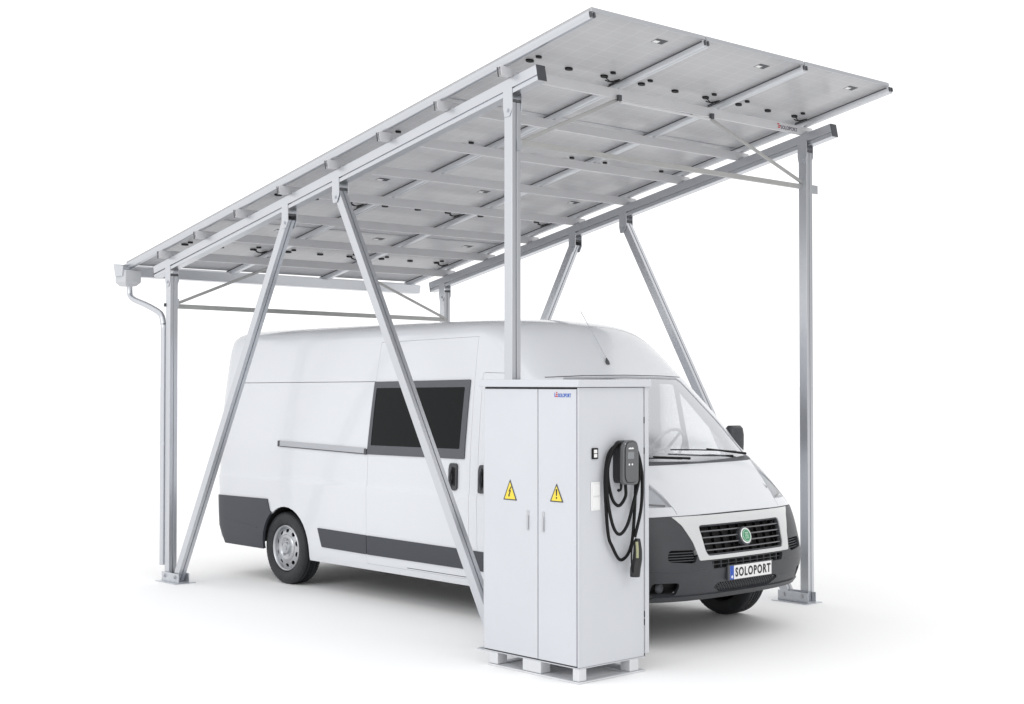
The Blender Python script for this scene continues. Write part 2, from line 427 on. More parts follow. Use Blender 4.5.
# gutter (open trough) with outlet box and downpipe
def gutter():
    g = MB(); y0, y1 = -.16, 3.86; z0 = 3.15; t = .006
    out = [(-.92, 3.285), (-.875, z0), (-.72, z0), (-.70, 3.25)]
    inn = [(-.707, 3.25), (-.726, z0 + t), (-.869, z0 + t), (-.912, 3.285)]
    pr = out + inn; n = len(pr)
    vs = [V((x, y0, z)) for x, z in pr] + [V((x, y1, z - .02)) for x, z in pr]
    fs = [(i, (i + 1) % n, (i + 1) % n + n, i + n) for i in range(n)]
    fs += [(0, 1, 6, 7), (1, 2, 5, 6), (2, 3, 4, 5), (8, 15, 14, 9), (9, 14, 13, 10), (10, 13, 12, 11)]
    g.add(vs, fs)
    for yy, dz in ((y0 - .004, 0), (y1, -.02)):
        v4 = [V((x, yy, z + dz)) for x, z in out]; v4 += [p + V((0, .004, 0)) for p in v4]
        g.add(v4, [(0, 1, 2, 3), (7, 6, 5, 4), (0, 1, 5, 4), (1, 2, 6, 5), (2, 3, 7, 6), (3, 0, 4, 7)])
    o = g.build('gutter', M['alu'], cp)
    b = MB().add([(-.90, -.15, 3.21), (-.67, -.15, 3.21), (-.67, .03, 3.21), (-.90, .03, 3.21),
                  (-.90, -.15, 3.085), (-.67, -.15, 3.085), (-.67, .03, 3.085), (-.90, .03, 3.085),
                  (-.86, -.12, 3.045), (-.72, -.12, 3.045), (-.72, .0, 3.045), (-.86, .0, 3.045)],
                 [(0, 1, 2, 3), (0, 1, 5, 4), (1, 2, 6, 5), (2, 3, 7, 6), (3, 0, 4, 7), (4, 5, 9, 8), (5, 6, 10, 9), (6, 7, 11, 10), (7, 4, 8, 11), (8, 9, 10, 11)])
    b.build('outlet_box', M['plastic_grey'], o, bevel=.004)
gutter()
dp = MB().tube(catm([(-.79, -.04, 3.06), (-.79, -.04, 3.00), (-.77, -.04, 2.945), (-.68, -.04, 2.90), (-.43, -.04, 2.835), (-.19, -.04, 2.76), (-.10, -.04, 2.71), (-.062, -.04, 2.62), (-.054, -.04, 2.50), (-.054, -.04, 1.5), (-.054, -.04, .16)], 5), .031, 16).build('downpipe', M['alu'], cp)
MB().bb((-.028, -.055, 2.80), (-.006, -.01, 2.835)).build('pipe_clamp', M['cap'], dp)
MB().lathe([(.034, -.015), (.034, .015)], (-.054, -.04, 1.4), 'Z', 16).build('pipe_ring', M['galv'], dp)

# lettering on the front purlin
hm = (PH0 + PH1) / 2; t0 = tx(purl_x[0], hm) + .0172
UY = V((0, 1, 0))
text_mesh('SOLOPORT', .036, P(t0, 3.44, hm - .005), UY, N, 1.0, .01, 1.0, M['logoink'], cp)
ic = MB()
for k in range(3):
    ic.box(P(t0 + .001, 3.285 + .012 * (k == 1), hm + .02 - .017 * k), (.002, .030, .011), Matrix.Rotation(-A, 3, 'Y'))
ic.build('logo', M['logored'], cp)

# ================================================================== VAN
VX, VY = 6.1186, .692; YC = VY + 1.025
van = thing('van', 'white high-roof panel van with dark grey bumpers parked under the carport', 'van', (3.1, YC, 0))
def interp(tab):
    xs = [a for a, _ in tab]; ys = [b for _, b in tab]; n = len(xs)
    d = [(ys[i + 1] - ys[i]) / (xs[i + 1] - xs[i]) for i in range(n - 1)]
    m = [d[0]] + [0 if d[i - 1] * d[i] <= 0 else 2 * d[i - 1] * d[i] / (d[i - 1] + d[i]) for i in range(1, n - 1)] + [d[-1]]
    def f(x):
        if x <= xs[0]: return ys[0]
        if x >= xs[-1]: return ys[-1]
        i = max(k for k in range(n - 1) if xs[k] <= x)
        h = xs[i + 1] - xs[i]; t = (x - xs[i]) / h
        return ((1 + 2 * t) * (1 - t) ** 2 * ys[i] + t * (1 - t) ** 2 * h * m[i] + t * t * (3 - 2 * t) * ys[i + 1] + t * t * (t - 1) * h * m[i + 1])
    return f
XF = interp([(.28, 5.93), (.36, 6.00), (.45, 6.065), (.6, 6.085), (.8, 6.045), (.97, 5.985), (1.02, 5.955), (1.1, 5.89), (1.2, 5.795), (1.3, 5.68), (1.40, 5.545),
             (1.45, 5.475), (1.75, 5.125), (2.07, 4.76), (2.12, 4.70), (2.25, 4.575), (2.36, 4.47), (2.44, 4.385), (2.50, 4.30), (2.54, 4.21), (2.57, 4.07), (2.59, 3.88), (2.602, 3.5)])
HW = interp([(.28, .985), (.33, 1.00), (.5, 1.015), (.8, 1.022), (1.04, 1.028), (1.07, 1.018), (1.12, 1.015), (1.35, 1.010), (1.7, .99), (2.0, .965), (2.25, .940), (2.37, .925), (2.45, .905), (2.50, .87), (2.535, .81), (2.56, .72), (2.585, .53), (2.602, .2)])
DD = interp([(.28, .43), (.9, .48), (1.1, .52), (1.25, .55), (1.4, .54), (1.7, .37), (2.07, .34), (2.3, .42), (2.5, .55), (2.602, .75)])
NN = interp([(.28, 2.7), (.9, 2.8), (1.4, 3.0), (1.8, 3.2), (2.1, 3.2), (2.4, 2.8), (2.602, 2.3)])
XR = interp([(.28, -.22), (.8, -.245), (1.5, -.235), (2.0, -.205), (2.3, -.175), (2.45, -.145), (2.52, -.09), (2.565, .0), (2.59, .12), (2.602, .35)])
ZT = 2.602
NF, NS, NR = 26, 56, 9
def section(z):
    """half outline (y>=0) from nose centre to tail centre"""
    xf, hw, D, n, xr = XF(z), HW(z), DD(z), NN(z), XR(z); out = []
    for i in range(NF + 1):
        t = 1 - (1 - i / NF) ** 2.3
        out.append((xf - D * (1 - max(0, 1 - t ** n) ** (1 / n)), hw * t))
    Dr = .10
    for i in range(1, NS + 1): out.append(((xf - D) + (xr + Dr - xf + D) * i / NS, hw))
    for i in range(1, NR + 1):
        t = (1 - i / NR) ** 1.0; a = min(1, (1 - t ** 3)) 
        yy = hw * (1 - (i / NR) ** 2.2)
        tt = yy / hw; out.append((xr + Dr * (1 - max(0, 1 - tt ** 4) ** .25) , yy))
    return out
def fx(yr, z):
    hw, D, n = HW(z), DD(z), NN(z); t = min(1, abs(yr) / hw)
    return XF(z) - D * (1 - max(0, 1 - t ** n) ** (1 / n))
def fnorm(yr, z, e=.01):
    p = V((fx(yr, z), yr, z)); a = V((fx(yr + e, z), yr + e, z)) - p; b = V((fx(yr, z + e), yr, z + e)) - p
    return a.cross(b).normalized()
def pf(yr, z, off=0): return V((fx(yr, z), YC + yr, z)) + fnorm(yr, z) * off
zs = []
for a, b, n in ((.28, 1.02, 16), (1.02, 1.14, 6), (1.14, 2.06, 17), (2.06, 2.36, 8), (2.36, 2.50, 8), (2.50, 2.602, 12)):
    zs += [a + (b - a) * i / n for i in range(n)]
zs.append(ZT)
def body_surface():
    bm = bmesh.new(); rows = []
    for z in zs:
        h = section(z); ring = [bm.verts.new((x, YC - y, z)) for x, y in h]
        left = [ring[0]] + [bm.verts.new((x, YC + y, z)) for x, y in h[1:-1]] + [ring[-1]]
        rows.append((ring, left))
    for k in range(len(rows) - 1):
        for s in (0, 1):
            a, b = rows[k][s], rows[k + 1][s]
            for i in range(len(a) - 1):
                f = [a[i], a[i + 1], b[i + 1], b[i]]
                try: bm.faces.new(f if s else f[::-1])
                except ValueError: pass
    a, b = rows[-1]
    for i in range(1, len(a) - 1):
        pass
    for i in range(len(a) - 1):
        vs = [a[i], a[i + 1], b[i + 1], b[i]]; u = []
        for v in vs:
            if v not in u: u.append(v)
        if len(u) > 2: bm.faces.new(u)
    bmesh.ops.recalc_face_normals(bm, faces=bm.faces[:])
    return bm
def inside(px, py, poly):
    r = False; j = len(poly) - 1
    for i in range(len(poly)):
        (xi, yi), (xj, yj) = poly[i], poly[j]
        if (yi > py) != (yj > py) and px < (xj - xi) * (py - yi) / (yj - yi) + xi: r = not r
        j = i
    return r
def cut(bm, poly, ax, cond):
    """knife the outline 'poly' through the faces that satisfy cond; ax 'xz' side view or 'yz' front view. Returns faces inside"""
    i0 = 0 if ax == 'xz' else 1
    lo = [min(p[k] for p in poly) for k in (0, 1)]; hi = [max(p[k] for p in poly) for k in (0, 1)]
    def near(f):
        a = [v.co[i0] for v in f.verts]; b = [v.co.z for v in f.verts]
        return max(a) >= lo[0] and min(a) <= hi[0] and max(b) >= lo[1] and min(b) <= hi[1] and cond(f.calc_center_median())
    for k in range(len(poly)):
        p, q = poly[k], poly[(k + 1) % len(poly)]
        a = V((p[0], 0, p[1])) if i0 == 0 else V((0, p[0], p[1])); b = V((q[0], 0, q[1])) if i0 == 0 else V((0, q[0], q[1]))
        e = b - a
        if e.length < 1e-6: continue
        no = V((e.z, 0, -e.x)) if i0 == 0 else V((0, e.z, -e.y))
        # only faces whose extent touches this edge's extent
        l0, h0 = min(p[0], q[0]) - .001, max(p[0], q[0]) + .001; l1, h1 = min(p[1], q[1]) - .001, max(p[1], q[1]) + .001
        fs = []
        for f in bm.faces:
            if not near(f): continue
            aa = [v.co[i0] for v in f.verts]; zz = [v.co.z for v in f.verts]
            if max(aa) >= l0 and min(aa) <= h0 and max(zz) >= l1 and min(zz) <= h1: fs.append(f)
        geom = set(fs)
        for f in fs: geom.update(f.edges); geom.update(f.verts)
        bmesh.ops.bisect_plane(bm, geom=list(geom), dist=1e-5, plane_co=a, plane_no=no)
        big = [f for f in bm.faces if len(f.verts) > 4 and near(f)]
        if big: bmesh.ops.triangulate(bm, faces=big)
    out = []
    for f in bm.faces:
        c = f.calc_center_median()
        if cond(c) and inside(c[i0], c.z, poly): out.append(f)
    return out
NEAR = lambda c: c.y < YC - .55
FAR = lambda c: c.y > YC + .55
FRONT = lambda c: c.x > 4.3
def X(b): return VX - b
def circ(cx, cz, r, a0, a1, n): return [(cx + r * cos(radians(a0 + (a1 - a0) * i / n)), cz + r * sin(radians(a0 + (a1 - a0) * i / n))) for i in range(n + 1)]
def rrect(x0, z0, x1, z1, r, n=4):
    out = []
    for cx, cz, a in ((x1 - r, z0 + r, -90), (x1 - r, z1 - r, 0), (x0 + r, z1 - r, 90), (x0 + r, z0 + r, 180)):
        out += circ(cx, cz, r, a, a + 90, n)
    return out
def rounded(poly, r=.03, n=4):
    out = []; m = len(poly)
    for i in range(m):
        p = V(poly[i]).to_2d() if len(poly[i]) > 2 else V((*poly[i], 0)).to_2d()
        a = V((*poly[i - 1], 0)).to_2d(); b = V((*poly[(i + 1) % m], 0)).to_2d()
        da = (a - p); db = (b - p); ra = min(r, da.length * .45, db.length * .45)
        s = p + da.normalized() * ra; e = p + db.normalized() * ra
        for k in range(n + 1):
            t = k / n; q = s * (1 - t) ** 2 + p * 2 * t * (1 - t) + e * t * t; out.append((q.x, q.y))
    return out
def offset_bm(bm, d):
    bm.normal_update(); ns = {v: v.normal.copy() for v in bm.verts}
    for v in bm.verts: v.co += ns[v] * d
def keep(bm, faces):
    fs = set(faces); bmesh.ops.delete(bm, geom=[f for f in bm.faces if f not in fs], context='FACES')
def sheet(name, bm, mat, parent, thick=.0, bevel=0, smooth=38, solid_off=-1):
    """closed skin of the given thickness; shading normals taken from the smooth body surface"""
    bm.normal_update()
    vs = list(bm.verts); idx = {v: i for i, v in enumerate(vs)}
    nr = [surf_normal(v.co) for v in vs]; co = [v.co.copy() for v in vs]; n = len(vs)
    faces = [[idx[v] for v in f.verts] for f in bm.faces if f.calc_area() > 1e-9]
    fix = []
    for f in faces:      # keep every face turned outward
        c = V((0, 0, 0))
        for k in range(len(f)): c += co[f[k]].cross(co[f[(k + 1) % len(f)]])
        if c.dot(nr[f[0]]) < 0: f = f[::-1]
        fix.append(f)
    faces = fix; allv = list(co); allf = list(faces); ln = [[nr[i] for i in f] for f in faces]
    if thick:
        allv += [p - q * thick for p, q in zip(co, nr)]
        for f in faces: allf.append([i + n for i in f][::-1]); ln.append([-nr[i] for i in f][::-1])
        ed = {}
        for f in faces:
            for k in range(len(f)):
                e = (f[k], f[(k + 1) % len(f)]); ed[e] = 1
        for (a, b) in list(ed):
            if (b, a) not in ed:
                q = (allv[a + n] - allv[a]).cross(allv[b] - allv[a])
                q = -q.normalized() if q.length > 1e-12 else V((0, 0, 1))
                allf.append([b, a, a + n, b + n]); ln.append([-q] * 4 if False else [q.copy()] * 4)
    bm.free()
    me = bpy.data.meshes.new(name); me.from_pydata([tuple(p) for p in allv], [], allf)
    me.polygons.foreach_set('use_smooth', [True] * len(me.polygons))
    # wall normals follow the real face direction
    out = []
    for p, l in zip(me.polygons, ln):
        if len(l) == 4 and l[0] == l[1] == l[2] == l[3] and thick: out += [tuple(p.normal)] * 4
        else: out += [tuple(x) for x in l]
    me.normals_split_custom_set(out)
    me.materials.append(mat)
    o = bpy.data.objects.new(name, me); col.objects.link(o); o.parent = parent; o.matrix_parent_inverse = world(parent).inverted()
    return o
BASE = body_surface()
from mathutils.bvhtree import BVHTree
BASE.normal_update(); BASE.faces.ensure_lookup_table()
_bvh = BVHTree.FromBMesh(BASE)
from mathutils.interpolate import poly_3d_calc
def surf_normal(p):
    c, nn_, i, d = _bvh.find_nearest(p)
    f = BASE.faces[i]; vs = [v.co for v in f.verts]
    w = poly_3d_calc(vs, c); r = V((0, 0, 0))
    for a, v in zip(w, f.verts): r += v.normal * a
    return r.normalized() if r.length > 1e-6 else nn_
def fresh(): return BASE.copy()
def patch(name, poly, ax, cond, mat, parent, off=.0, thick=.01, holes=(), bevel=0):
    """a piece of the bodywork with its own outline, standing 'off' proud of it"""
    bm = fresh(); bb = [min(p[0] for p in poly) - .2, max(p[0] for p in poly) + .2, min(p[1] for p in poly) - .15, max(p[1] for p in poly) + .15]
    i0 = 0 if ax == 'xz' else 1
    bm.normal_update()
    if off: offset_bm(bm, off)
    bmesh.ops.delete(bm, geom=[f for f in bm.faces if not (cond(f.calc_center_median()) and bb[0] <= f.calc_center_median()[i0] <= bb[1] and bb[2] <= f.calc_center_median().z <= bb[3])], context='FACES')
    keep(bm, cut(bm, poly, ax, cond))
    for h in holes:
        fs = cut(bm, h, ax, cond); bmesh.ops.delete(bm, geom=fs, context='FACES')
    return sheet(name, bm, mat, parent, thick)

WB_R, WB_F, WZ = X(.948 + 4.155), X(.965), .360
G = .0025   # half gap of the panel joints
slide_poly = ([(X(3.70), .34), (X(2.241), .34), (X(2.233), 1.0), (X(2.219), 2.42), (X(3.585), 2.395), (X(3.68), 1.42)])
def grow(poly, d):
    cx = sum(p[0] for p in poly) / len(poly); cz = sum(p[1] for p in poly) / len(poly); out = []; m = len(poly)
    ar = sum(poly[i][0] * poly[(i + 1) % m][1] - poly[(i + 1) % m][0] * poly[i][1] for i in range(m))
    s = 1 if ar > 0 else -1
    for i in range(m):
        a, p, b = poly[i - 1], poly[i], poly[(i + 1) % m]
        n1 = V((p[1] - a[1], -(p[0] - a[0]), 0)).normalized(); n2 = V((b[1] - p[1], -(b[0] - p[0]), 0)).normalized()
        n = (n1 + n2).normalized() * s * d; out.append((p[0] + n.x, p[1] + n.y))
    return out
door_poly = rounded([(X(2.13), .36), (X(1.42), .36), (X(1.36), .62), (X(1.18), .80), (X(1.02), 1.02), (X(.98), 1.38), (X(1.62), 2.03), (X(1.78), 2.10), (X(2.12), 2.11)], .03, 3)
doorwin = rounded([(X(2.0), 1.36), (X(1.05), 1.36), (X(1.07), 1.46), (X(1.66), 2.02), (X(1.98), 2.03)], .04, 3)
# windscreen outline, front view (relative to the centre line)
ws_rel = [(-.77, 1.39), (-.5, 1.378), (0, 1.37), (.5, 1.378), (.77, 1.39), (.825, 1.45), (.745, 2.035), (.70, 2.068), (0, 2.08), (-.70, 2.068), (-.745, 2.035), (-.825, 1.45)]
ws_poly = [(YC + a, b) for a, b in ws_rel]
arch_r = circ(WB_R + .055, WZ + .015, .405, -14, 194, 20) + [(WB_R - .39, .2), (WB_R + .43, .2)]
arch_f = circ(WB_F, WZ + .01, .41, -14, 194, 20) + [(WB_F - .40, .2), (WB_F + .40, .2)]
roofseam = lambda s: [(X(6.0), 2.020), (X(3.60), 2.034), (X(3.60), 2.028), (X(6.0), 2.014)]
hood_rel = rounded([(-.68, 1.035), (.68, 1.035), (.86, 1.40), (.82, 1.425), (-.82, 1.425), (-.86, 1.40)], .02, 3)

body = fresh()
bmesh.ops.delete(body, geom=cut(body, [(p[0], p[1]) for p in ws_poly], 'yz', lambda c: c.x > 4.5), context='FACES')
for side in (NEAR, FAR):
    bmesh.ops.delete(body, geom=cut(body, arch_r, 'xz', side), context='FACES')
    bmesh.ops.delete(body, geom=cut(body, arch_f, 'xz', side), context='FACES')
    bmesh.ops.delete(body, geom=cut(body, grow(door_poly, G), 'xz', side), context='FACES')
bmesh.ops.delete(body, geom=cut(body, grow(slide_poly, G), 'xz', NEAR), context='FACES')
bmesh.ops.delete(body, geom=cut(body, roofseam(0), 'xz', NEAR), context='FACES')
# nose: grille, lower mouth and lamp openings
gr_rel = rounded([(-.505, .925), (.505, .925), (.485, .73), (.465, .693), (-.465, .693), (-.485, .73)], .035, 3)
lo_rel = rounded([(-.44, .652), (.46, .652), (.44, .592), (-.42, .592)], .012, 2)
ms_rel = rounded([(-.36, .482), (.36, .482), (.40, .455), (.30, .395), (-.30, .395), (-.40, .445)], .02, 3)
vent_rel = [(.555, .745), (.81, .750), (.83, .665), (.60, .645)]
fog_rel = [(.735, .505), (.93, .505), (.93, .405), (.745, .400)]
def mir(p): return [(-a, b) for a, b in reversed(p)]
def absy(p): return [(YC + a, b) for a, b in p]
vents = [rounded(vent_rel, .03, 3), rounded(mir(vent_rel), .03, 3)]
fogs = [rounded(fog_rel, .03, 3), rounded(mir(fog_rel), .03, 3)]
bump_poly = [(YC - 1.2, .2), (YC + 1.2, .2), (YC + 1.2, .985), (YC + .72, 1.0), (YC, 1.005), (YC - .72, 1.0), (YC - 1.2, .985)]
surr_rel = rounded([(-.725, .998), (.725, .998), (.66, .93), (.595, .80), (.56, .66), (-.56, .66), (-.595, .80), (-.66, .93)], .012, 2)
FB = lambda c: c.x > X(.56)
# the painted body stops where the bumper skin starts
bmesh.ops.delete(body, geom=cut(body, bump_poly, 'yz', FB), context='FACES')
lamp_rel = [(-.665, 1.065), (-.69, 1.15), (-.735, 1.24), (-.79, 1.32), (-.85, 1.37), (-.92, 1.395), (-1.2, 1.40), (-1.2, 1.062)]
lamp_side = [(6.3, 1.03), (5.54, 1.03), (5.28, 1.44), (6.3, 1.44)]
LF = lambda c: c.x > X(.80)
for lr in (lamp_rel, [(min(a, 1.2) - (.06 if a < 1.1 else 0), b) for a, b in mir(lamp_rel)]):
    cut2 = lambda bm_, g_=0.0, lr=lr: (cut(bm_, grow(lamp_side, g_), 'xz', lambda c: abs(c.y - YC) > .6), [f for f in cut(bm_, absy(grow(lr, g_)), 'yz', FRONT) if inside(f.calc_center_median().x, f.calc_center_median().z, grow(lamp_side, g_))])[1]
    bmesh.ops.delete(body, geom=cut2(body), context='FACES')
# bonnet shut lines
def strip(poly_line, w):
    a = poly_line; up = []; dn = []
    for i, p in enumerate(a):
        q0 = a[max(i - 1, 0)]; q1 = a[min(i + 1, len(a) - 1)]
        d = V((q1[0] - q0[0], q1[1] - q0[1], 0)).normalized(); n = V((-d.y, d.x, 0)) * w / 2
        up.append((p[0] + n.x, p[1] + n.y)); dn.append((p[0] - n.x, p[1] - n.y))
    return up + dn[::-1]
for s in (-1, 1):
    k_ = .0 if s < 0 else .06
    ln = [(s * (a - k_), b) for a, b in ((.655, 1.01), (.66, 1.06), (.683, 1.15), (.728, 1.245), (.783, 1.328), (.84, 1.385))]
    pl = strip([(YC + a, b) for a, b in ln], .005)
    bmesh.ops.delete(body, geom=cut(body, pl, 'yz', lambda c: c.x > X(.95)), context='FACES')
# rear bumper zone is separate skin on top; the rear corner of the body stays behind it
bmesh.ops.delete(body, geom=cut(body, [(X(6.7), .2), (X(5.3), .2), (X(5.3), .38), (X(6.7), .38)], 'xz', lambda c: True), context='FACES')
for q_ in (NEAR, FAR): bmesh.ops.delete(body, geom=cut(body, [(X(6.2), .2), (X(5.2), .2), (X(5.2), .65), (X(5.33), .715), (X(5.37), .81), (X(6.2), .80)], 'xz', q_), context='FACES')
bo = sheet('body', body, M['white'], van, .022)
bo['label'] = 'white painted van shell'
# lining behind the joints and openings
lin = fresh(); offset_bm(lin, -.024)
for side in (NEAR, FAR):
    for pl in (arch_r, arch_f, doorwin): bmesh.ops.delete(lin, geom=cut(lin, grow(pl, .02), 'xz', side), context='FACES')
bmesh.ops.delete(lin, geom=cut(lin, [(p[0], p[1]) for p in absy([(a * 1.03, 1.75 + (b - 1.75) * 1.04) for a, b in ws_rel])], 'yz', lambda c: c.x > 4.5), context='FACES')
bmesh.ops.delete(lin, geom=[f for f in lin.faces if f.calc_center_median().z < .37], context='FACES')
bmesh.ops.delete(lin, geom=[f for f in lin.faces if f.calc_center_median().x > X(.60) and f.calc_center_median().z < 1.04], context='FACES')
sheet('lining', lin, M['lining'], van)

# ---- front bumper skin
fbm = fresh(); offset_bm(fbm, .004)
bmesh.ops.delete(fbm, geom=[f for f in fbm.faces if f.calc_center_median().x < X(.75) or f.calc_center_median().z > 1.15], context='FACES')
keep(fbm, cut(fbm, grow(bump_poly, -.004), 'yz', lambda c: True))
bmesh.ops.delete(fbm, geom=cut(fbm, [(X(.75), .2), (X(.555), .2), (X(.555), 1.1), (X(.75), 1.1)], 'xz', lambda c: abs(c.y - YC) > .6), context='FACES')
for pl in [surr_rel, lo_rel, ms_rel] + vents + fogs:
    bmesh.ops.delete(fbm, geom=cut(fbm, absy(pl), 'yz', FRONT), context='FACES')
bmesh.ops.delete(fbm, geom=cut(fbm, [(YC - 1.2, .2), (YC + 1.2, .2), (YC + 1.2, .36), (YC - 1.2, .36)], 'yz', lambda c: True), context='FACES')
fb = sheet('bumper', fbm, M['bumper'], van, .03)
sur = patch('grille_surround', absy(grow(surr_rel, -.003)), 'yz', FRONT, M['surround'], fb, .006, .04, holes=[absy(gr_rel)])
# chin roll along the lower edge
MB().tube([pf(-.95 + 1.9 * i / 40, .366, .004) for i in range(41)], .012, 8).build('lower_lip', M['bumper'], fb)
patch('lower_band', [(YC - .93, .363), (YC + .93, .363), (YC + .90, .392), (YC - .90, .392)], 'yz', lambda c: c.x > X(.5), M['bumper'], fb, .014, .02)
# brow crease between bumper and bonnet is the body gap; side crease on bumper
for s in (-1, 1):
    MB().tube([pf(s * (.50 + .48 * i / 20), .60 - .012 * sin(i / 20 * pi), .001) for i in range(21)], .006, 6).build('crease', M['bumper'], fb)

def band(y0, y1, z, off, th, dep, n=24):
    """a slat that follows the nose"""
    m = MB(); rings = []
    for i in range(n + 1):
        y = y0 + (y1 - y0) * i / n; p = pf(y, z, 0); nn = fnorm(y, z); u = V((0, 0, 1))
        rings.append([p + nn * off - u * th / 2, p + nn * off + u * th / 2, p + nn * (off - dep) + u * th / 2, p + nn * (off - dep) - u * th / 2])
    vs = [q for r in rings for q in r]; fs = []
    for i in range(n):
        for k in range(4): fs.append((i * 4 + k, i * 4 + (k + 1) % 4, (i + 1) * 4 + (k + 1) % 4, (i + 1) * 4 + k))
    fs += [(0, 1, 2, 3), tuple(n * 4 + k for k in (3, 2, 1, 0))]
    return m.add(vs, fs)
grl = MB()
for i in range(4):
    z = .735 + .190 * i / 4
    hw_ = .47 + .035 * (z - .69) / .235
    b = band(-hw_ - .01, hw_ + .01, z, -.008, .009, .03); grl.add(b.v, b.f)
gro = grl.build('grille', M['slat'], van)
for i in range(9):
    y = -.44 + .88 * i / 8
    gb = MB().add(*(lambda a, b: ([a + V((0, -.004, 0)), a + V((0, .004, 0)), b + V((0, .004, 0)), b + V((0, -.004, 0)), a + V((-.03, -.004, 0)), a + V((-.03, .004, 0)), b + V((-.03, .004, 0)), b + V((-.03, -.004, 0))], [(0, 1, 2, 3), (7, 6, 5, 4), (0, 1, 5, 4), (1, 2, 6, 5), (2, 3, 7, 6), (3, 0, 4, 7)]))(pf(y * .97, .693, -.034), pf(y, .927, -.034)))
    gb.build('grille_bar', M['black'], gro)
lbar = band(-.43, .45, .622, -.022, .006, .01)
lgo = lbar.build('lower_grille', M['cap'], van)
for k in range(10):
    g2 = MB(); y = -.40 + .80 * k / 9; a, b = pf(y, .588, -.02), pf(y, .655, -.02)
    g2.add([a + V((0, -.005, 0)), a + V((0, .005, 0)), b + V((0, .005, 0)), b + V((0, -.005, 0)), a + V((-.02, -.005, 0)), a + V((-.02, .005, 0)), b + V((-.02, .005, 0)), b + V((-.02, -.005, 0))], [(0, 1, 2, 3), (7, 6, 5, 4), (0, 1, 5, 4), (1, 2, 6, 5), (2, 3, 7, 6), (3, 0, 4, 7)])
    g2.build('grille_bar', M['cap'], lgo)
# dark grille frame lip
fr = patch('grille_frame', absy(grow(gr_rel, .002)), 'yz', FRONT, M['cap'], gro, -.002, .03, holes=[absy(grow(gr_rel, -.012))])
# mesh screen in the lower mouth
me_ = MB()
for k in range(-26, 27):
    for s in (-1, 1):
        y0 = k * .03; a0 = y0 - s * .05; pts = []
        for j in range(5):
            y = a0 + s * .1 * j / 4; z = .39 + .10 * j / 4
            if abs(y) < .40: pts.append(pf(y, z, -.014))
        if len(pts) > 1: me_.tube(pts, .0035, 4)
me_.build('mesh_screen', M['cap'], van)
def backing(name, poly_rel, off, mat, parent): return patch(name, absy(poly_rel), 'yz', FRONT, mat, parent, off, .005)
backing('grille_void', grow(gr_rel, .02), -.075, M['under'], gro)
backing('mouth_void', grow(lo_rel, .02), -.06, M['under'], fb)
backing('mesh_void', grow(ms_rel, .02), -.045, M['under'], fb)
for i, pl in enumerate(vents):
    backing('vent_void', grow(pl, .02), -.05, M['black'], fb)
    s = 1 if i == 0 else -1; v = MB()
    for z in (.67, .69, .71, .73):
        b = band(s * .59, s * .82, z, -.016, .007, .025, 8); v.add(b.v, b.f)
    v.build('vent_slats', M['cap'], fb)
for i, pl in enumerate(fogs):
    backing('fog_recess', grow(pl, .045), -.06, M['black'], fb)
    s = 1 if i == 0 else -1
    c = pf(s * .86, .455, -.05)
    MB().lathe([(0, .012), (.03, .01), (.042, 0), (.045, -.01)], c, 'X', 24).build('fog_lamp', M['cap'], fb)
# badge
c = pf(0, .812, .0); nb = fnorm(0, .812)
Rb = nb.to_track_quat('Z', 'Y').to_matrix()
def disc(r, h0, h1, mat, name, parent, n=40, prof=None):
    m = MB(); pr = prof or [(0, h1), (r * .92, h1), (r, h1 - .003), (r, h0), (0, h0)]
    m.lathe(pr, (0, 0, 0), 'Z', n); m.v = [Rb @ v + c for v in m.v]; return m.build(name, mat, parent)
bd = disc(.074, -.03, .012, M['cap'], 'badge', van)
disc(.062, .0121, .018, M['chrome'], 'badge_ring', bd)
disc(.052, .0181, .021, M['emblem'], 'badge_face', bd)
m = MB()
for (a, b, w, h) in ((0, .0, .010, .062), (0, .026, .052, .008), (0, -.026, .052, .008), (-.02, 0, .006, .05), (.02, 0, .006, .05), (0, 0, .045, .006)):
    m.box((a, b, .0222), (w, h, .002))
rr = MB(); rr.lathe([(.050, .0211), (.050, .0228), (.055, .0228), (.055, .0211)], (0, 0, 0), 'Z', 32)
m.add(rr.v, rr.f)
m.v = [Rb @ V((v.x * .84, v.y * .84, v.z)) + c for v in m.v]
m.build('emblem', new_mat('emblem_pale_green', (.42, .62, .48), .4), bd)

# number plate
pz = .548; px_ = fx(0, pz) + .022
pl = MB().bb((px_ - .02, YC - .285, pz - .060), (px_ - .002, YC + .285, pz + .060)).build('number_plate', M['cap'], van, bevel=.004)
MB().bb((px_ - .0019, YC - .262, pz - .053), (px_, YC + .262, pz + .053)).build('plate_face', M['platewhite'], pl)
MB().bb((px_ + .0001, YC - .262, pz - .053), (px_ + .001, YC - .215, pz + .053)).build('blue_band', M['plateblue'], pl)
MB().box((px_ + .0015, YC - .238, pz - .032), (.001, .02, .02), Matrix.Rotation(pi / 4, 3, 'X')).build('country_mark', M['platewhite'], pl)
text_mesh('SOLOPORT', .072, (px_ + .0005, YC + .026, pz), UY, V((0, 0, 1)), 1.0, .030, 1.22, M['ink'], pl)
tm = [o for o in pl.children if o.name.startswith('lettering')][0]
ys = [v.co.y for v in tm.data.vertices]; wd = max(ys) - min(ys); mid = (max(ys) + min(ys)) / 2
for v in tm.data.vertices: v.co.y = mid + (v.co.y - mid) * (.445 / wd)

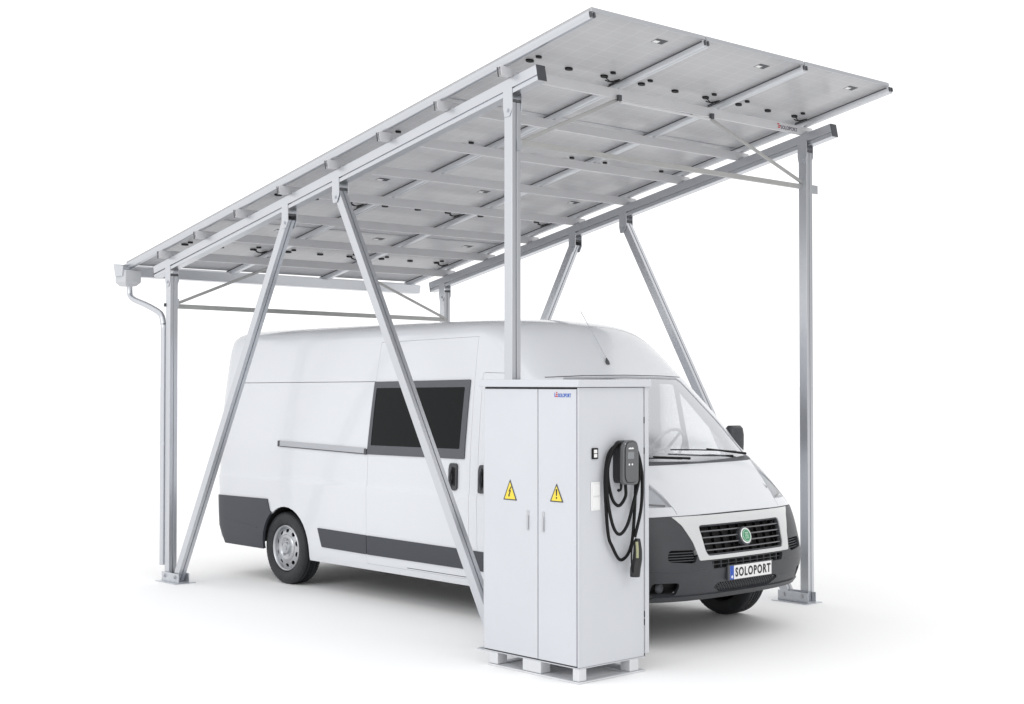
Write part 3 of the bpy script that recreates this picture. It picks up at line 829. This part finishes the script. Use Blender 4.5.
# headlights
lamp_far = [(min(a, 1.2) - (.06 if a < 1.1 else 0), b) for a, b in mir(lamp_rel)]
for lr, s in ((lamp_rel, -1), (lamp_far, 1)):
    cut2 = lambda bm_, g_=0.0, lr=lr: (cut(bm_, grow(lamp_side, g_), 'xz', lambda c: abs(c.y - YC) > .6), [f for f in cut(bm_, absy(grow(lr, g_)), 'yz', FRONT) if inside(f.calc_center_median().x, f.calc_center_median().z, grow(lamp_side, g_))])[1]
    cnd = lambda c: c.x > X(.62)
    def lamp_skin(nm, off, g_, mt, par, th):
        bm = fresh(); bm.normal_update(); offset_bm(bm, off)
        bmesh.ops.delete(bm, geom=[f for f in bm.faces if not (f.calc_center_median().x > 5.1 and .95 < f.calc_center_median().z < 1.5)], context='FACES')
        keep(bm, cut2(bm, g_)); return sheet(nm, bm, mt, par, th)
    hl = lamp_skin('headlight', .001, -.003, M['lens'], van, 0)
    bk = lamp_skin('reflector', -.045, .004, M['lamp'], hl, .004)
    MB().lathe([(0, -.03), (.035, -.02), (.055, .0), (.06, .02), (.064, .02), (.062, -.035)], pf(s * .80, 1.15, -.085), 'X', 28).build('lamp_bowl', M['chrome'], hl)
    MB().tube([pf(s * (.70 + .22 * i / 10), 1.085 + .02 * i / 10, -.018) for i in range(11)], .008, 6).build('lamp_trim', M['cap'], hl)

# ---- sliding door, its window, handles, rail
sd = patch('sliding_door', grow(slide_poly, -G + .002), 'xz', NEAR, M['white'], van, .0, .022)
def onside(x, z, off=0): return V((x, YC - HW(z) - off, z))
wf = rounded([(X(3.69), 1.355), (X(2.30), 1.365), (X(2.27), 2.05), (X(3.63), 2.03)], .012, 2)
wg = rounded([(X(3.635), 1.44), (X(2.365), 1.45), (X(2.335), 1.985), (X(3.595), 1.972)], .012, 2)
fo = patch('side_window', wf, 'xz', NEAR, M['frame'], van, .010, .012, holes=[wg])
patch('window_glass', grow(wg, .004), 'xz', NEAR, M['darkglass'], fo, .006, .004)
def sidebox(name, poly, off, thick, mat, parent): return patch(name, rounded(poly, .008, 2), 'xz', NEAR, mat, parent, off, thick)
rl = sidebox('slide_rail', [(X(5.15), 1.375), (X(3.72), 1.350), (X(3.72), 1.413), (X(5.15), 1.437)], .012, .014, M['rail'], van)
sidebox('rail_slot', [(X(5.14), 1.378), (X(3.73), 1.354), (X(3.73), 1.362), (X(5.14), 1.386)], .0135, .003, M['cap'], rl)
sidebox('rail_end', [(X(5.18), 1.378), (X(5.15), 1.378), (X(5.15), 1.438), (X(5.18), 1.438)], .016, .02, M['cap'], rl)
sidebox('rail_hinge', [(X(3.725), 1.352), (X(3.69), 1.352), (X(3.69), 1.405), (X(3.725), 1.405)], .018, .02, M['cap'], rl)
def handle(x0, x1, z0, z1, taper, parent):
    out = rounded([(x0, z0 + (.0 if not taper else .06)), (x0 + (x1 - x0) * .55, z0), (x1, z0 + .02), (x1, z1 - .01), (x1 - .02, z1), (x0 + .015, z1), (x0, z1 - .05)], .02, 4)
    h = patch('door_handle', out, 'xz', NEAR, M['bumper'], parent, .018, .018)
    xm = (x0 + x1) / 2 + .015
    inn = rounded([(xm - .016, z0 + .06), (xm + .018, z0 + .04), (xm + .022, z1 - .04), (xm - .016, z1 - .03)], .01, 3)
    patch('handle_recess', inn, 'xz', NEAR, M['black'], h, .0195, .003)
    pts = [onside(xm - .03, z0 + .03 + (z1 - z0 - .06) * i / 10, .012 + .026 * sin(pi * i / 10)) for i in range(11)]
    MB().tube(pts, .012, 8).build('grip', M['bumper'], h)
handle(X(2.495), X(2.385), 1.085, 1.325, True, sd)

# ---- front doors (near and far) with glazing
for cond, nm in ((NEAR, 0), (FAR, 1)):
    d = patch('front_door', grow(door_poly, -G + .002), 'xz', cond, M['white'], van, 0, .022, holes=[doorwin])
    patch('door_window', grow(doorwin, .003), 'xz', cond, M['sideglass'], d, -.012, 0)
    patch('window_seal', grow(doorwin, .006), 'xz', cond, M['cap'], d, .002, .006, holes=[grow(doorwin, -.012)])
    pb = [(X(1.54), 1.40), (X(1.49), 1.40), (X(1.60), 2.04), (X(1.64), 2.04)]
    patch('quarter_pillar', pb, 'xz', cond, M['lining'], d, -.004, .02)
    if cond is NEAR: handle(X(2.105), X(1.995), 1.085, 1.325, False, d)
# trims along the sill
trims = [([(X(4.475), .612), (X(3.69), .602), (X(3.69), .425), (X(4.41), .432)]), ([(X(3.68), .602), (X(2.25), .592), (X(2.25), .425), (X(3.68), .425)]), ([(X(2.23), .592), (X(1.40), .585), (X(1.43), .425), (X(2.23), .425)])]
for t_ in trims: sidebox('side_trim', t_, .010, .012, M['trim'], van)
for t_ in ((3.10, .358, 2.2, .338),):
    sidebox('sill_slot', [(X(t_[0]), t_[1] - .006), (X(t_[2]), t_[1] - .006), (X(t_[2]), t_[1]), (X(t_[0]), t_[1])], .001, .003, M['frame'], van)
# rear bumper wrapping the corner
rb = fresh(); offset_bm(rb, .012)
bmesh.ops.delete(rb, geom=[f for f in rb.faces if f.calc_center_median().x > X(5.2) or f.calc_center_median().z > 1.0], context='FACES')
keep(rb, cut(rb, [(X(6.6), .325), (X(5.2), .325), (X(5.2), .66), (X(5.315), .725), (X(5.355), .84), (X(6.6), .825)], 'xz', lambda c: True))
bmesh.ops.delete(rb, geom=cut(rb, grow(arch_r, .002), 'xz', lambda c: abs(c.y - YC) > .5), context='FACES')
for v in rb.verts:
    if v.co.z < .5 and v.co.x < X(6.0): v.co.x += (.5 - v.co.z) * .45 * min(1, (X(6.0) - v.co.x) / .2)
rbo = sheet('rear_bumper', rb, M['trim'], van, .03)
MB().tube([onside(X(6.15) + .6 * i / 8, .585 - .006 * i, .010) for i in range(9)], .006, 6).build('crease', M['trim'], rbo)
# raised wheel arch lip ring
for cx in ():
    m = MB(); m.tube([onside(cx + .41 * cos(radians(a)), WZ + .01 + .41 * sin(radians(a)), .0) for a in range(-8, 189, 7)], .010, 8); m.build('arch_lip', M['white'], van)
# tail light, red, tall at the rear corner
patch('tail_light', [(X(6.40), .90), (X(6.33), .90), (X(6.31), 1.50), (X(6.40), 1.50)], 'xz', NEAR, new_mat('tail_red', (.25, .02, .02), .2), van, .004, .01)

# underbody and wheel housings
MB().bb((-.12, YC - .80, .37), (X(.45), YC + .80, .50)).build('underbody', M['under'], van)
MB().bb((WB_R + .50, YC - .955, .31), (WB_F - .48, YC + .955, .345)).build('floor_pan', M['under'], van)
for cx in (WB_R + .01, WB_F):
    for s in (-1, 1):
        m = MB(); n = 24
        ring = [(cx + .43 * cos(radians(4 + 172 * i / n)), WZ + .43 * sin(radians(4 + 172 * i / n))) for i in range(n + 1)]
        ya, yb = YC + s * .60, YC + s * .985
        vs = [(x, ya, z) for x, z in ring] + [(x, yb, z) for x, z in ring]
        fs = [(i, i + 1, i + n + 2, i + n + 1) for i in range(n)] + [tuple(range(n + 1))]
        m.add(vs, fs).build('wheel_housing', M['under'], van)

# ---- wheels
R_T, WID = .360, .222
def make_wheel(x, y, sgn):
    """sgn: outward direction on y"""
    tr = MB()
    w = WID / 2
    pr = [(.232, -w + .03), (.245, -w + .012), (.275, -w + .002), (.315, -w), (.341, -w + .010), (.354, -w + .024), (.360, -w + .036)]
    grv = []
    for g in (-.052, -.018, .018, .052):
        grv += [(R_T, g - .006), (R_T - .010, g - .004), (R_T - .010, g + .004), (R_T, g + .006)]
    pr = pr + grv + [(a, -b) for a, b in reversed(pr)]
    tr.lathe(pr, (x, y, R_T), 'Y', 96)
    sh = tr        # tread blocks on both shoulders
    for k in range(60):
        a = 2 * pi * k / 60
        for q in (-1, 1):
            Rm = Matrix.Rotation(-a, 3, 'Y')
            sh.box(V((x, y, R_T)) + Rm @ V((R_T - .0155, q * (w - .029), 0)), (.018, .024, .020), Rm @ Matrix.Rotation(q * .30, 3, 'Z'))
            Rk = Rm
            sh.box(V((x, y, R_T)) + Rm @ V((R_T - .0035, q * .035, .004 * q)), (.009, .021, .025), Rm)
            sh.box(V((x, y, R_T)) + Rm @ V((R_T - .0035, 0, .008)), (.009, .022, .026), Rm)
    rt = tr.build('wheel', M['rubber'], van, smooth=32)
    # rim
    rm = MB(); o = sgn
    f = y + sgn * (w - .018)   # outer lip plane
    rm.lathe([(.234, -.012), (.228, .002), (.221, .006), (.214, .002), (.208, -.012), (.203, -.028), (.201, -.034)], (x, f, R_T), 'Y', 64, sgn)
    rm.lathe([(.135, -.010), (.125, .000), (.110, .004), (.098, .000), (.090, -.010), (.070, -.016), (.060, -.014), (.055, -.002), (.052, .004), (.0, .006)], (x, f, R_T), 'Y', 64, sgn)
    ro = rm.build('rim', M['rim'], rt, smooth=50)
    # disc with ten hand holes, dished
    outer = [(.204 * cos(2 * pi * k / 80), .204 * sin(2 * pi * k / 80)) for k in range(80)]
    inner = [(.134 * cos(-2 * pi * k / 80), .134 * sin(-2 * pi * k / 80)) for k in range(80)]
    holes = []
    for k in range(10):
        a = 2 * pi * (k + .5) / 10; hc = []
        for j in range(14):
            b = -2 * pi * j / 14; u, v = .018 * cos(b), .026 * sin(b)
            hc.append((.172 * cos(a) + u * cos(a) - v * sin(a), .172 * sin(a) + u * sin(a) + v * cos(a)))
        holes.append(hc)
    loops = [outer, inner] + holes
    flat = [p for l in loops for p in l]; tri = tessellate_polygon([[V((a, b, 0)) for a, b in l] for l in loops])
    def yy(a, b):
        r = sqrt(a * a + b * b); t = (r - .134) / .07; return -.012 - .022 * max(0, min(1, t)) ** 1.5
    dv = [(x + a, f + sgn * yy(a, b), R_T + b) for a, b in flat]; k0 = len(dv)
    dv += [(x + a, f + sgn * (yy(a, b) - .008), R_T + b) for a, b in flat]
    df = [tuple(q) for q in tri]; b0 = 0
    for l in holes: pass
    b0 = 160
    for l in holes:
        n = len(l); df += [(b0 + i, b0 + (i + 1) % n, b0 + (i + 1) % n + k0, b0 + i + k0) for i in range(n)]; b0 += n
    MB().add(dv, df).build('wheel_disc', M['rim'], rt, smooth=60)
    nt = MB()
    for k in range(5):
        a = 2 * pi * k / 5 + .3; cc = V((x + .080 * cos(a), f - sgn * .016, R_T + .080 * sin(a))); nt.tube([cc, cc + V((0, sgn * .016, 0))], .010, 6)
    nt.tube([V((x, f + sgn * .004, R_T)), V((x, f + sgn * .010, R_T))], .022, 20)
    nt.build('wheel_nuts', M['rail'], rt)
    MB().lathe([(0, -.06), (.215, -.06), (.215, -.16)], (x, f, R_T), 'Y', 32, sgn).build('brake_drum', M['rimdark'], rt)
for x in (WB_R, WB_F):
    make_wheel(x, VY + .035 + WID / 2, -1)
    make_wheel(x, VY + 2.05 - .035 - WID / 2, 1)

# ---- windscreen, wipers, header strip
ws = patch('windscreen', [(p[0], p[1]) for p in absy(ws_rel)], 'yz', lambda c: c.x > 4.5, M['windscreen'], van, -.006, 0)
patch('windscreen_seal', absy(grow(ws_rel, .006)), 'yz', lambda c: c.x > 4.5, M['rail'], ws, -.002, .012, holes=[absy(grow(ws_rel, -.014))])
patch('cowl', absy(rounded([(-.80, 1.368), (.80, 1.368), (.79, 1.402), (0, 1.380), (-.79, 1.402)], .01, 2)), 'yz', lambda c: c.x > 4.5, M['cap'], van, .003, .01)
# dark strip between roof cap and windscreen header
hs = patch('header_strip', absy(strip([(-.86, 2.068), (-.5, 2.082), (0, 2.088), (.5, 2.082), (.80, 2.072)], .006)), 'yz', lambda c: c.x > 4.3, M['frame'], van, .0015, .004)
def wiper(pv, tipa, tipb, mid):
    pv = pf(*pv, .03); md = pf(*mid, .03)
    a, b = tipa, tipb; n = 14
    m = MB().tube([pv, md], [.011, .006], 8); o = m.build('wiper', M['black'], van)
    MB().tube([pf(a[0] + (b[0] - a[0]) * i / n, a[1] + (b[1] - a[1]) * i / n, .018 + .006 * sin(pi * i / n)) for i in range(n + 1)], .006, 6).build('wiper_blade', M['black'], o)
wiper((.70, 1.395), (-.22, 1.465), (.60, 1.425), (.20, 1.450))
wiper((-.12, 1.385), (-.82, 1.415), (-.20, 1.392), (-.50, 1.410))
# antenna
ab = pf(-.09, 2.185, .0)
an = MB().tube([ab - V((0, 0, .005)), ab + V((-.004, 0, .02)), ab + V((-.015, 0, .05))], [.022, .017, .006], 12).build('antenna', M['cap'], van)
MB().tube([ab + V((-.012, 0, .045)), V((4.31, YC - .09, 2.65))], .0032, 6).build('antenna_rod', M['rail'], an)
# mirrors
for s in (1, -1):
    c = V((5.10, YC + s * 1.055, 1.49))
    m = MB()
    sec = [(-.14, .04, .07), (-.11, .055, .088), (-.02, .06, .095), (.07, .06, .095), (.125, .052, .088), (.15, .03, .07)]
    rings = []
    for dz, rx, ry in sec: rings.append([c + V((rx * (abs(cos(a)) ** .6) * (1 if cos(a) > 0 else -1), s * ry * (abs(sin(a)) ** .6) * (1 if sin(a) > 0 else -1), dz)) for a in [2 * pi * k / 20 for k in range(20)]])
    vs = [p for r in rings for p in r]; fs = [(i * 20 + k, i * 20 + (k + 1) % 20, (i + 1) * 20 + (k + 1) % 20, (i + 1) * 20 + k) for i in range(5) for k in range(20)] + [tuple(range(20)), tuple(100 + k for k in range(20))]
    mo = m.add(vs, fs).build('wing_mirror', M['bumper'], van, smooth=50)
    MB().tube([c + V((.03, -s * .06, -.13)), c + V((.04, -s * .12, -.15))], [.026, .030], 12).build('mirror_arm', M['bumper'], mo)
    MB().box(c + V((-.060, 0, .0)), (.006, .14, .16)).build('mirror_glass', M['chrome'], mo)

# ---- cab interior seen through the glass
inn = MB(); prof = [(5.44, 1.28), (5.40, 1.345), (5.28, 1.385), (5.06, 1.40), (4.99, 1.34), (4.97, 1.0), (5.3, .8)]
n = len(prof); vs = [(x, YC - .76, z) for x, z in prof] + [(x, YC + .76, z) for x, z in prof]
inn.add(vs, [(i, (i + 1) % n, (i + 1) % n + n, i + n) for i in range(n)] + [tuple(range(n)), tuple(range(n, 2 * n))])
inn.build('dashboard', M['interior'], van, bevel=.02, smooth=40)
cw = V((4.86, YC + .42, 1.44)); tiltm = Matrix.Rotation(radians(-62), 3, 'Y')
m = MB(); m.tube([cw + tiltm @ V((.20 * cos(a), .20 * sin(a), 0)) for a in [2 * pi * k / 36 for k in range(37)]], .014, 8, False)
for a in (.5, 2.6, 4.7): m.tube([cw, cw + tiltm @ V((.20 * cos(a), .20 * sin(a), 0))], .014, 6)
m.tube([cw, cw + V((.14, 0, -.12))], .03, 8)
m.build('steering_wheel', M['interior'], van)
for yy in (-.5, -.02, .45):
    s = MB().box((4.22, YC + yy, 1.28), (.16, .44, .66), Matrix.Rotation(radians(-10), 3, 'Y')).build('seat', M['seat'], van, bevel=.05, seg=3)
    MB().box((4.14, YC + yy, 1.73), (.10, .26, .20)).build('headrest', M['seat'], s, bevel=.04, seg=3)
    MB().box((4.50, YC + yy, .98), (.52, .44, .16)).build('cushion', M['seat'], s, bevel=.05, seg=3)
MB().plate([[(-.90, .45), (.90, .45), (.90, 1.6), (.84, 2.1), (.76, 2.34), (-.76, 2.34), (-.84, 2.1), (-.90, 1.6)]], (3.80, YC, 0), UY, V((0, 0, 1)), .03).build('bulkhead', M['lining'], van)
MB().bb((3.8, YC - .9, .44), (5.3, YC + .9, .48)).build('cab_floor', M['interior'], van)
BASE.free()

# ================================================================== CABINET
cbx0, cbx1, cby0, cby1 = 5.385, 6.350, -.456, .215
cb = thing('electrical_cabinet', 'pale grey two-door electrical cabinet with yellow warning signs, standing beside the nose of the van', 'cabinet', ((cbx0 + cbx1) / 2, (cby0 + cby1) / 2, 0))
MB().bb((cbx0, cby0 + .012, .105), (cbx1 - .012, cby1, 1.9935)).build('housing', M['gap'], cb)
MB().bb((cbx0 - .006, cby0 + .03, .105), (cbx0 - .0002, cby1, 1.993)).build('end_panel', M['cab'], cb)
MB().bb((cbx1 - .0119, cby0 + .012, .108), (cbx1 - .001, cby1 - .022, 1.990)).build('side_panel', M['cab'], cb, bevel=.002)
MB().bb((cbx1 - .05, cby1 - .016, .125), (cbx1 + .006, cby1 + .024, 1.990)).build('rear_door_edge', M['cab'], cb, bevel=.003)
for z in (1.76, 1.545, .40, .345): MB().bb((cbx1 - .004, cby1 - .022, z - .022), (cbx1 + .002, cby1 - .0165, z + .022)).build('hinge', M['black'], cb)
MB().bb((cbx1 - .012, cby0 - .004, .11), (cbx1 + .001, cby0 + .0118, 1.990)).build('corner_post', M['cab'], cb, bevel=.002)
d1 = MB().bb((cbx0 + .018, cby0 - .012, .118), (5.958, cby0 + .0118, 1.980)).build('door', M['cab'], cb, bevel=.003)
d2 = MB().bb((5.966, cby0 - .012, .118), (cbx1 - .017, cby0 + .0118, 1.980)).build('door', M['cab'], cb, bevel=.003)
MB().bb((cbx0 - .006, cby0 + .002, .15), (cbx0 + .012, cby0 + .03, 1.98)).build('corner_post', M['cab'], cb, bevel=.002)
rf = MB().bb((cbx0 - .025, cby0 - .030, 1.994), (cbx1 + .025, cby1 + .035, 2.046)).build('roof', M['cab'], cb, bevel=.006)
YD = cby0 - .0121
for x, d in ((5.865, d1), (6.02, d2)):
    b = MB().bb((x - .011, YD - .004, .995), (x + .011, YD, 1.135)).build('door_handle', M['handle'], d, bevel=.004)
    MB().bb((x - .006, YD - .012, 1.005), (x + .008, YD - .0041, 1.10)).build('lever', M['handle'], b, bevel=.003)
UX = V((1, 0, 0)); UZ = V((0, 0, 1))
def tri(cx, z0, w, h, rr=.006):
    return rounded([(cx - w / 2, z0), (cx + w / 2, z0), (cx, z0 + h)], rr, 3)
for cx, z0, w, h, d, k in ((5.68, 1.195, .142, .148, d1, 0), (6.150, 1.210, .132, .128, d2, 1)):
    s = MB().plate([tri(cx, z0, w, h)], (0, YD - .0012, 0), UX, UZ, .0011)
    s = s.build('warning_sign', M['cap'], d, smooth=0)
    MB().plate([tri(cx, z0 + .008, w - .03, h - .027, .004)], (0, YD - .0022, 0), UX, UZ, .0009).build('sign_face', M['yellow'], s, smooth=0)
    if k == 0:
        bl = [(0.008, .088), (-.016, .052), (-.004, .054), (-.013, .030), (-.019, .032), (-.012, .012), (.003, .028), (-.004, .028), (.012, .062), (.0, .060), (.018, .088)]
        MB().plate([[(cx + a, z0 + b + .008) for a, b in bl]], (0, YD - .0030, 0), UX, UZ, .0007).build('bolt_symbol', M['ink'], s, smooth=0)
    else:
        MB().plate([[(cx - .005, z0 + .042), (cx + .005, z0 + .042), (cx + .0075, z0 + .088), (cx - .0075, z0 + .088)]], (0, YD - .0030, 0), UX, UZ, .0007).plate([circ(cx, z0 + .028, .007, 0, 330, 11)], (0, YD - .0030, 0), UX, UZ, .0007).build('exclamation_mark', M['ink'], s, smooth=0)
text_mesh('SOLOPORT', .026, (6.226, YD, 1.938), UX, UZ, 1.0, .02, 1.0, M['logoblue'], d2, 'logo_lettering')
lt = [o for o in d2.children if o.name.startswith('logo_lettering')][0]
xs = [v.co.x for v in lt.data.vertices]; k = .125 / (max(xs) - min(xs)); mid = (max(xs) + min(xs)) / 2
for v in lt.data.vertices: v.co.x = mid + (v.co.x - mid) * k
ic = MB()
for q in range(3): ic.bb((6.137 + .004 * q, YD - .001, 1.926 + .013 * q), (6.160 - .002 * q, YD - .0002, 1.935 + .013 * q))
ic.build('logo', M['logored'], d2)
MB().bb((6.128, YD - .001, 1.926), (6.134, YD - .0002, 1.955)).build('logo', M['logoblue'], d2)
# base: blocks on runners
for x0, x1, y0, y1 in ((5.44, 5.53, -.452, -.36), (5.79, 5.975, -.452, -.36), (6.285, 6.345, -.452, -.38), (5.44, 5.53, .06, .15), (5.79, 5.975, .06, .15), (6.255, 6.345, .05, .14)):
    MB().bb((x0, y0, .0152), (x1, y1, .0975)).build('base_block', M['cabbase'], cb, bevel=.003)
MB().bb((cbx0 + .004, cby0 + .004, .098), (cbx1 - .004, cby1 - .002, .1048)).build('plinth', M['cab'], cb)
for a_, b_ in (((5.43, -.462, .001), (6.355, -.36, .013)), ((5.43, .06, .001), (6.355, .20, .013)), ((6.29, -.359, .002), (6.355, .059, .012)), ((5.43, -.359, .002), (5.49, .059, .012))):
    MB().bb(a_, b_).build('base_runner', M['cabbase'], cb, bevel=.002)
# display and switch on the side panel
XS = cbx1 - .001
mt = MB().bb((XS, -.335, 1.505), (XS + .012, -.278, 1.580)).build('meter_display', M['black'], cb, bevel=.004)
for z in (1.516, 1.545): MB().bb((XS + .0121, -.322, z), (XS + .014, -.291, z + .024)).build('display_window', M['markwhite'], mt)
mt = MB().bb((XS, -.343, 1.155), (XS + .010, -.255, 1.350)).build('switch_plate', M['switch'], cb, bevel=.004)
for z in (1.167, 1.256): MB().bb((XS + .0101, -.333, z), (XS + .015, -.265, z + .080)).build('rocker', M['switch'], mt, bevel=.003)

# ================================================================== CHARGER
XC = XS
ch = thing('wall_charger', 'dark grey charging station with coiled black cable mounted on the cabinet side', 'charger', (XC, -.04, 1.47))
QC = (-.048, 1.473); QS = .88
def slab(o_, poly, x0, x1, sc=1.0):
    """extruded outline in y-z from x0 to x1, outer end scaled"""
    poly = [(QC[0] + (a - QC[0]) * QS, QC[1] + (b - QC[1]) * QS) for a, b in poly]
    cy = sum(p[0] for p in poly) / len(poly); cz = sum(p[1] for p in poly) / len(poly); n = len(poly)
    vs = [(x0, a, b) for a, b in poly] + [(x1, cy + (a - cy) * sc, cz + (b - cz) * sc) for a, b in poly]
    return o_.add(vs, [(i, (i + 1) % n, (i + 1) % n + n, i + n) for i in range(n)] + [tuple(range(n)), tuple(range(2 * n - 1, n - 1, -1))])
back = rounded([(-.125, 1.315), (.035, 1.305), (.042, 1.35), (.042, 1.60), (.02, 1.645), (-.10, 1.645), (-.135, 1.60), (-.135, 1.36)], .03, 4)
front = rounded([(-.130, 1.305), (.030, 1.295), (.045, 1.33), (.045, 1.60), (.02, 1.652), (-.09, 1.652), (-.138, 1.60), (-.142, 1.33)], .03, 4)
bk = slab(MB(), back, XC + .001, XC + .070, 1.0).build('back_housing', M['chargerside'], ch, bevel=.003)
fc = slab(MB(), front, XC + .0701, XC + .102, .95).build('front_cover', M['charger'], ch, bevel=.006)
XF_ = XC + .1021
def fslab(poly, d0, d1, mat, name, parent, bevel=.001): return slab(MB(), poly, XF_ + d0, XF_ + d1).build(name, mat, parent, bevel=bevel)
oval_f = rounded([(-.100, 1.325), (-.01, 1.322), (.02, 1.37), (.02, 1.585), (-.01, 1.635), (-.09, 1.635), (-.115, 1.59), (-.118, 1.37)], .045, 6)
fslab(grow(oval_f, .006), .0, .002, M['chargerside'], 'face_ring', fc)
fslab(oval_f, .0021, .008, M['charger'], 'face_panel', fc, .003)
fslab(rrect(-.098, 1.505, -.025, 1.560, .004), .0081, .0095, M['screen'], 'display', fc)
mk = MB()
for k in range(5): mk.bb((XF_ + .0081, -.082 + .0105 * k, 1.568), (XF_ + .0092, -.073 + .0105 * k, 1.568 + (.012 if k % 2 else .009)))
mk.build('brand_print', M['markwhite'], fc)
mk = MB()
for yy in (-.080, -.045): slab(mk, circ(yy, 1.462, .008, 0, 330, 11), XF_ + .0081, XF_ + .0095)
mk.build('button', M['markwhite'], fc)
mk = MB(); slab(mk, circ(-.115, 1.622, .006, 0, 330, 11), XF_ - .001, XF_ + .001); mk.build('screw', M['handle'], fc)
def yz(l, x):
    l = [(a if a > -.1 else -.1 + (a + .1) * .82, b) for a, b in l]
    return catm([V((x if not isinstance(x, (list, tuple)) else x[i], a, b)) for i, (a, b) in enumerate(l)], 8)
cA = yz([(-.05, 1.32), (-.05, 1.24), (-.11, 1.18), (-.18, 1.22), (-.23, 1.33), (-.24, 1.44), (-.195, 1.54), (-.14, 1.595), (-.08, 1.60)], [XC + .05, XC + .05, XC + .045, XC + .04, XC + .04, XC + .04, XC + .04, XC + .045, XC + .045])
cB = yz([(-.03, 1.60), (.03, 1.59), (.065, 1.52), (.088, 1.38), (.02, 1.18), (-.04, 1.04), (-.12, .985), (-.20, 1.05), (-.262, 1.23), (-.272, 1.40), (-.228, 1.53), (-.155, 1.60), (-.09, 1.605)], XC + .055)
cC = yz([(-.03, 1.59), (.04, 1.58), (.07, 1.51), (.065, 1.23), (.025, .90), (-.08, .805), (-.18, .90), (-.235, 1.01), (-.268, 1.34), (-.235, 1.52), (-.15, 1.59), (-.09, 1.60)], XC + .035)
cD = yz([(-.02, 1.60), (.04, 1.575), (.075, 1.52), (.10, 1.44), (.112, 1.35), (.10, 1.15), (.035, .955)], XC + .058)
ccb = MB()
for c_ in (cA, cB, cC, cD): ccb.tube(c_, .0115, 10)
ccb.build('charging_cable', M['black'], ch, smooth=80)
MB().tube(yz([(-.118, 1.345), (-.120, 1.300), (-.145, 1.285), (-.157, 1.293)], XC + .07), .009, 8).build('hook', M['black'], ch, smooth=80)
# connector hanging at the end of the cable
pg = MB(); px0 = XC + .09
sec = [(.955, .030, .016, .018), (.935, .028, .022, .024), (.90, .028, .030, .028), (.86, .030, .036, .030), (.80, .026, .040, .032), (.765, .014, .044, .034), (.735, .006, .042, .036), (.69, .002, .038, .036), (.675, .002, .036, .034)]
rings = []
for z, y, ry, rx in [(a * .93 + .06, b, c * .9, d) for a, b, c, d in sec]: rings.append([V((px0 + rx * cos(a), y + ry * sin(a), z)) for a in [2 * pi * k / 18 for k in range(18)]])
vs = [p for r in rings for p in r]; k = len(sec)
pg.add(vs, [(i * 18 + j, i * 18 + (j + 1) % 18, (i + 1) * 18 + (j + 1) % 18, (i + 1) * 18 + j) for i in range(k - 1) for j in range(18)] + [tuple(range(18)), tuple((k - 1) * 18 + j for j in range(18))])
po = pg.build('charging_plug', M['chargerside'], ch, smooth=50)
MB().tube(catm([(px0 + .02, -.002, .93), (px0 + .027, -.004, .88), (px0 + .029, -.006, .82)], 5), [.010] * 11, 8).build('plug_grip', M['plugtint'], po, smooth=80)
MB().tube(catm([(px0, .012, .95), (px0 + .005, -.03, .90), (px0 + .01, -.045, .82), (px0 + .01, -.035, .74), (px0 + .01, -.01, .70)], 5), .006, 8).build('plug_strap', M['black'], po, smooth=80)

# ================================================================== CAMERA, LIGHT, RENDER
f, yaw, pitch = 1417.27, 2.39848, .0209
cam = bpy.data.cameras.new('camera'); co = bpy.data.objects.new('camera', cam); col.objects.link(co)
cam.sensor_width = 36; cam.lens = f / 1024 * 36; cam.clip_end = 2000; cam.clip_start = .1
co.location = (13.07618, -7.24707, 2.03138)
d = V((cos(yaw) * cos(pitch), sin(yaw) * cos(pitch), sin(pitch)))
co.rotation_euler = d.to_track_quat('-Z', 'Y').to_euler()
scn.camera = co

w = bpy.data.worlds.new('World'); scn.world = w; w.use_nodes = True
nt = w.node_tree; bg = nt.nodes['Background']; bg.inputs[1].default_value = 1.24
# white studio surround with a broad grey patch added out of view to darken metal reflections
tc = nt.nodes.new('ShaderNodeTexCoord'); dt = nt.nodes.new('ShaderNodeVectorMath'); dt.operation = 'DOT_PRODUCT'
dt.inputs[1].default_value = (cos(radians(42)), sin(radians(42)), 0)
nt.links.new(tc.outputs['Generated'], dt.inputs[0])
mr = nt.nodes.new('ShaderNodeMapRange'); mr.interpolation_type = 'SMOOTHSTEP'
mr.inputs['From Min'].default_value = .72; mr.inputs['From Max'].default_value = .90
mr.inputs['To Min'].default_value = 1.0; mr.inputs['To Max'].default_value = .42
nt.links.new(dt.outputs['Value'], mr.inputs['Value'])
cc = nt.nodes.new('ShaderNodeCombineColor')
for q in (0, 1, 2): nt.links.new(mr.outputs[0], cc.inputs[q])
nt.links.new(cc.outputs[0], bg.inputs[0])

def softbox(name, loc, target, size, power, color=(1, 1, 1)):
    l = bpy.data.lights.new(name, 'AREA'); l.shape = 'RECTANGLE'; l.size, l.size_y = size; l.energy = power; l.color = color
    o = bpy.data.objects.new(name, l); o.location = loc
    o.rotation_euler = (V(target) - V(loc)).to_track_quat('-Z', 'Y').to_euler(); col.objects.link(o); return o
softbox('softbox', (4, -14, 9), (3, 0, 1), (10, 6), 430, (.93, .96, 1))

softbox('softbox', (16, 0, 6), (5, 1.5, 1), (8, 6), 130)
scn.render.engine = 'CYCLES'
scn.cycles.max_bounces = 8; scn.cycles.diffuse_bounces = 4; scn.cycles.transparent_max_bounces = 12
scn.view_settings.view_transform = 'Standard'; scn.view_settings.look = 'None'
scn.view_settings.exposure = 0; scn.view_settings.gamma = 1
scn.render.resolution_x = 1024; scn.render.resolution_y = 704
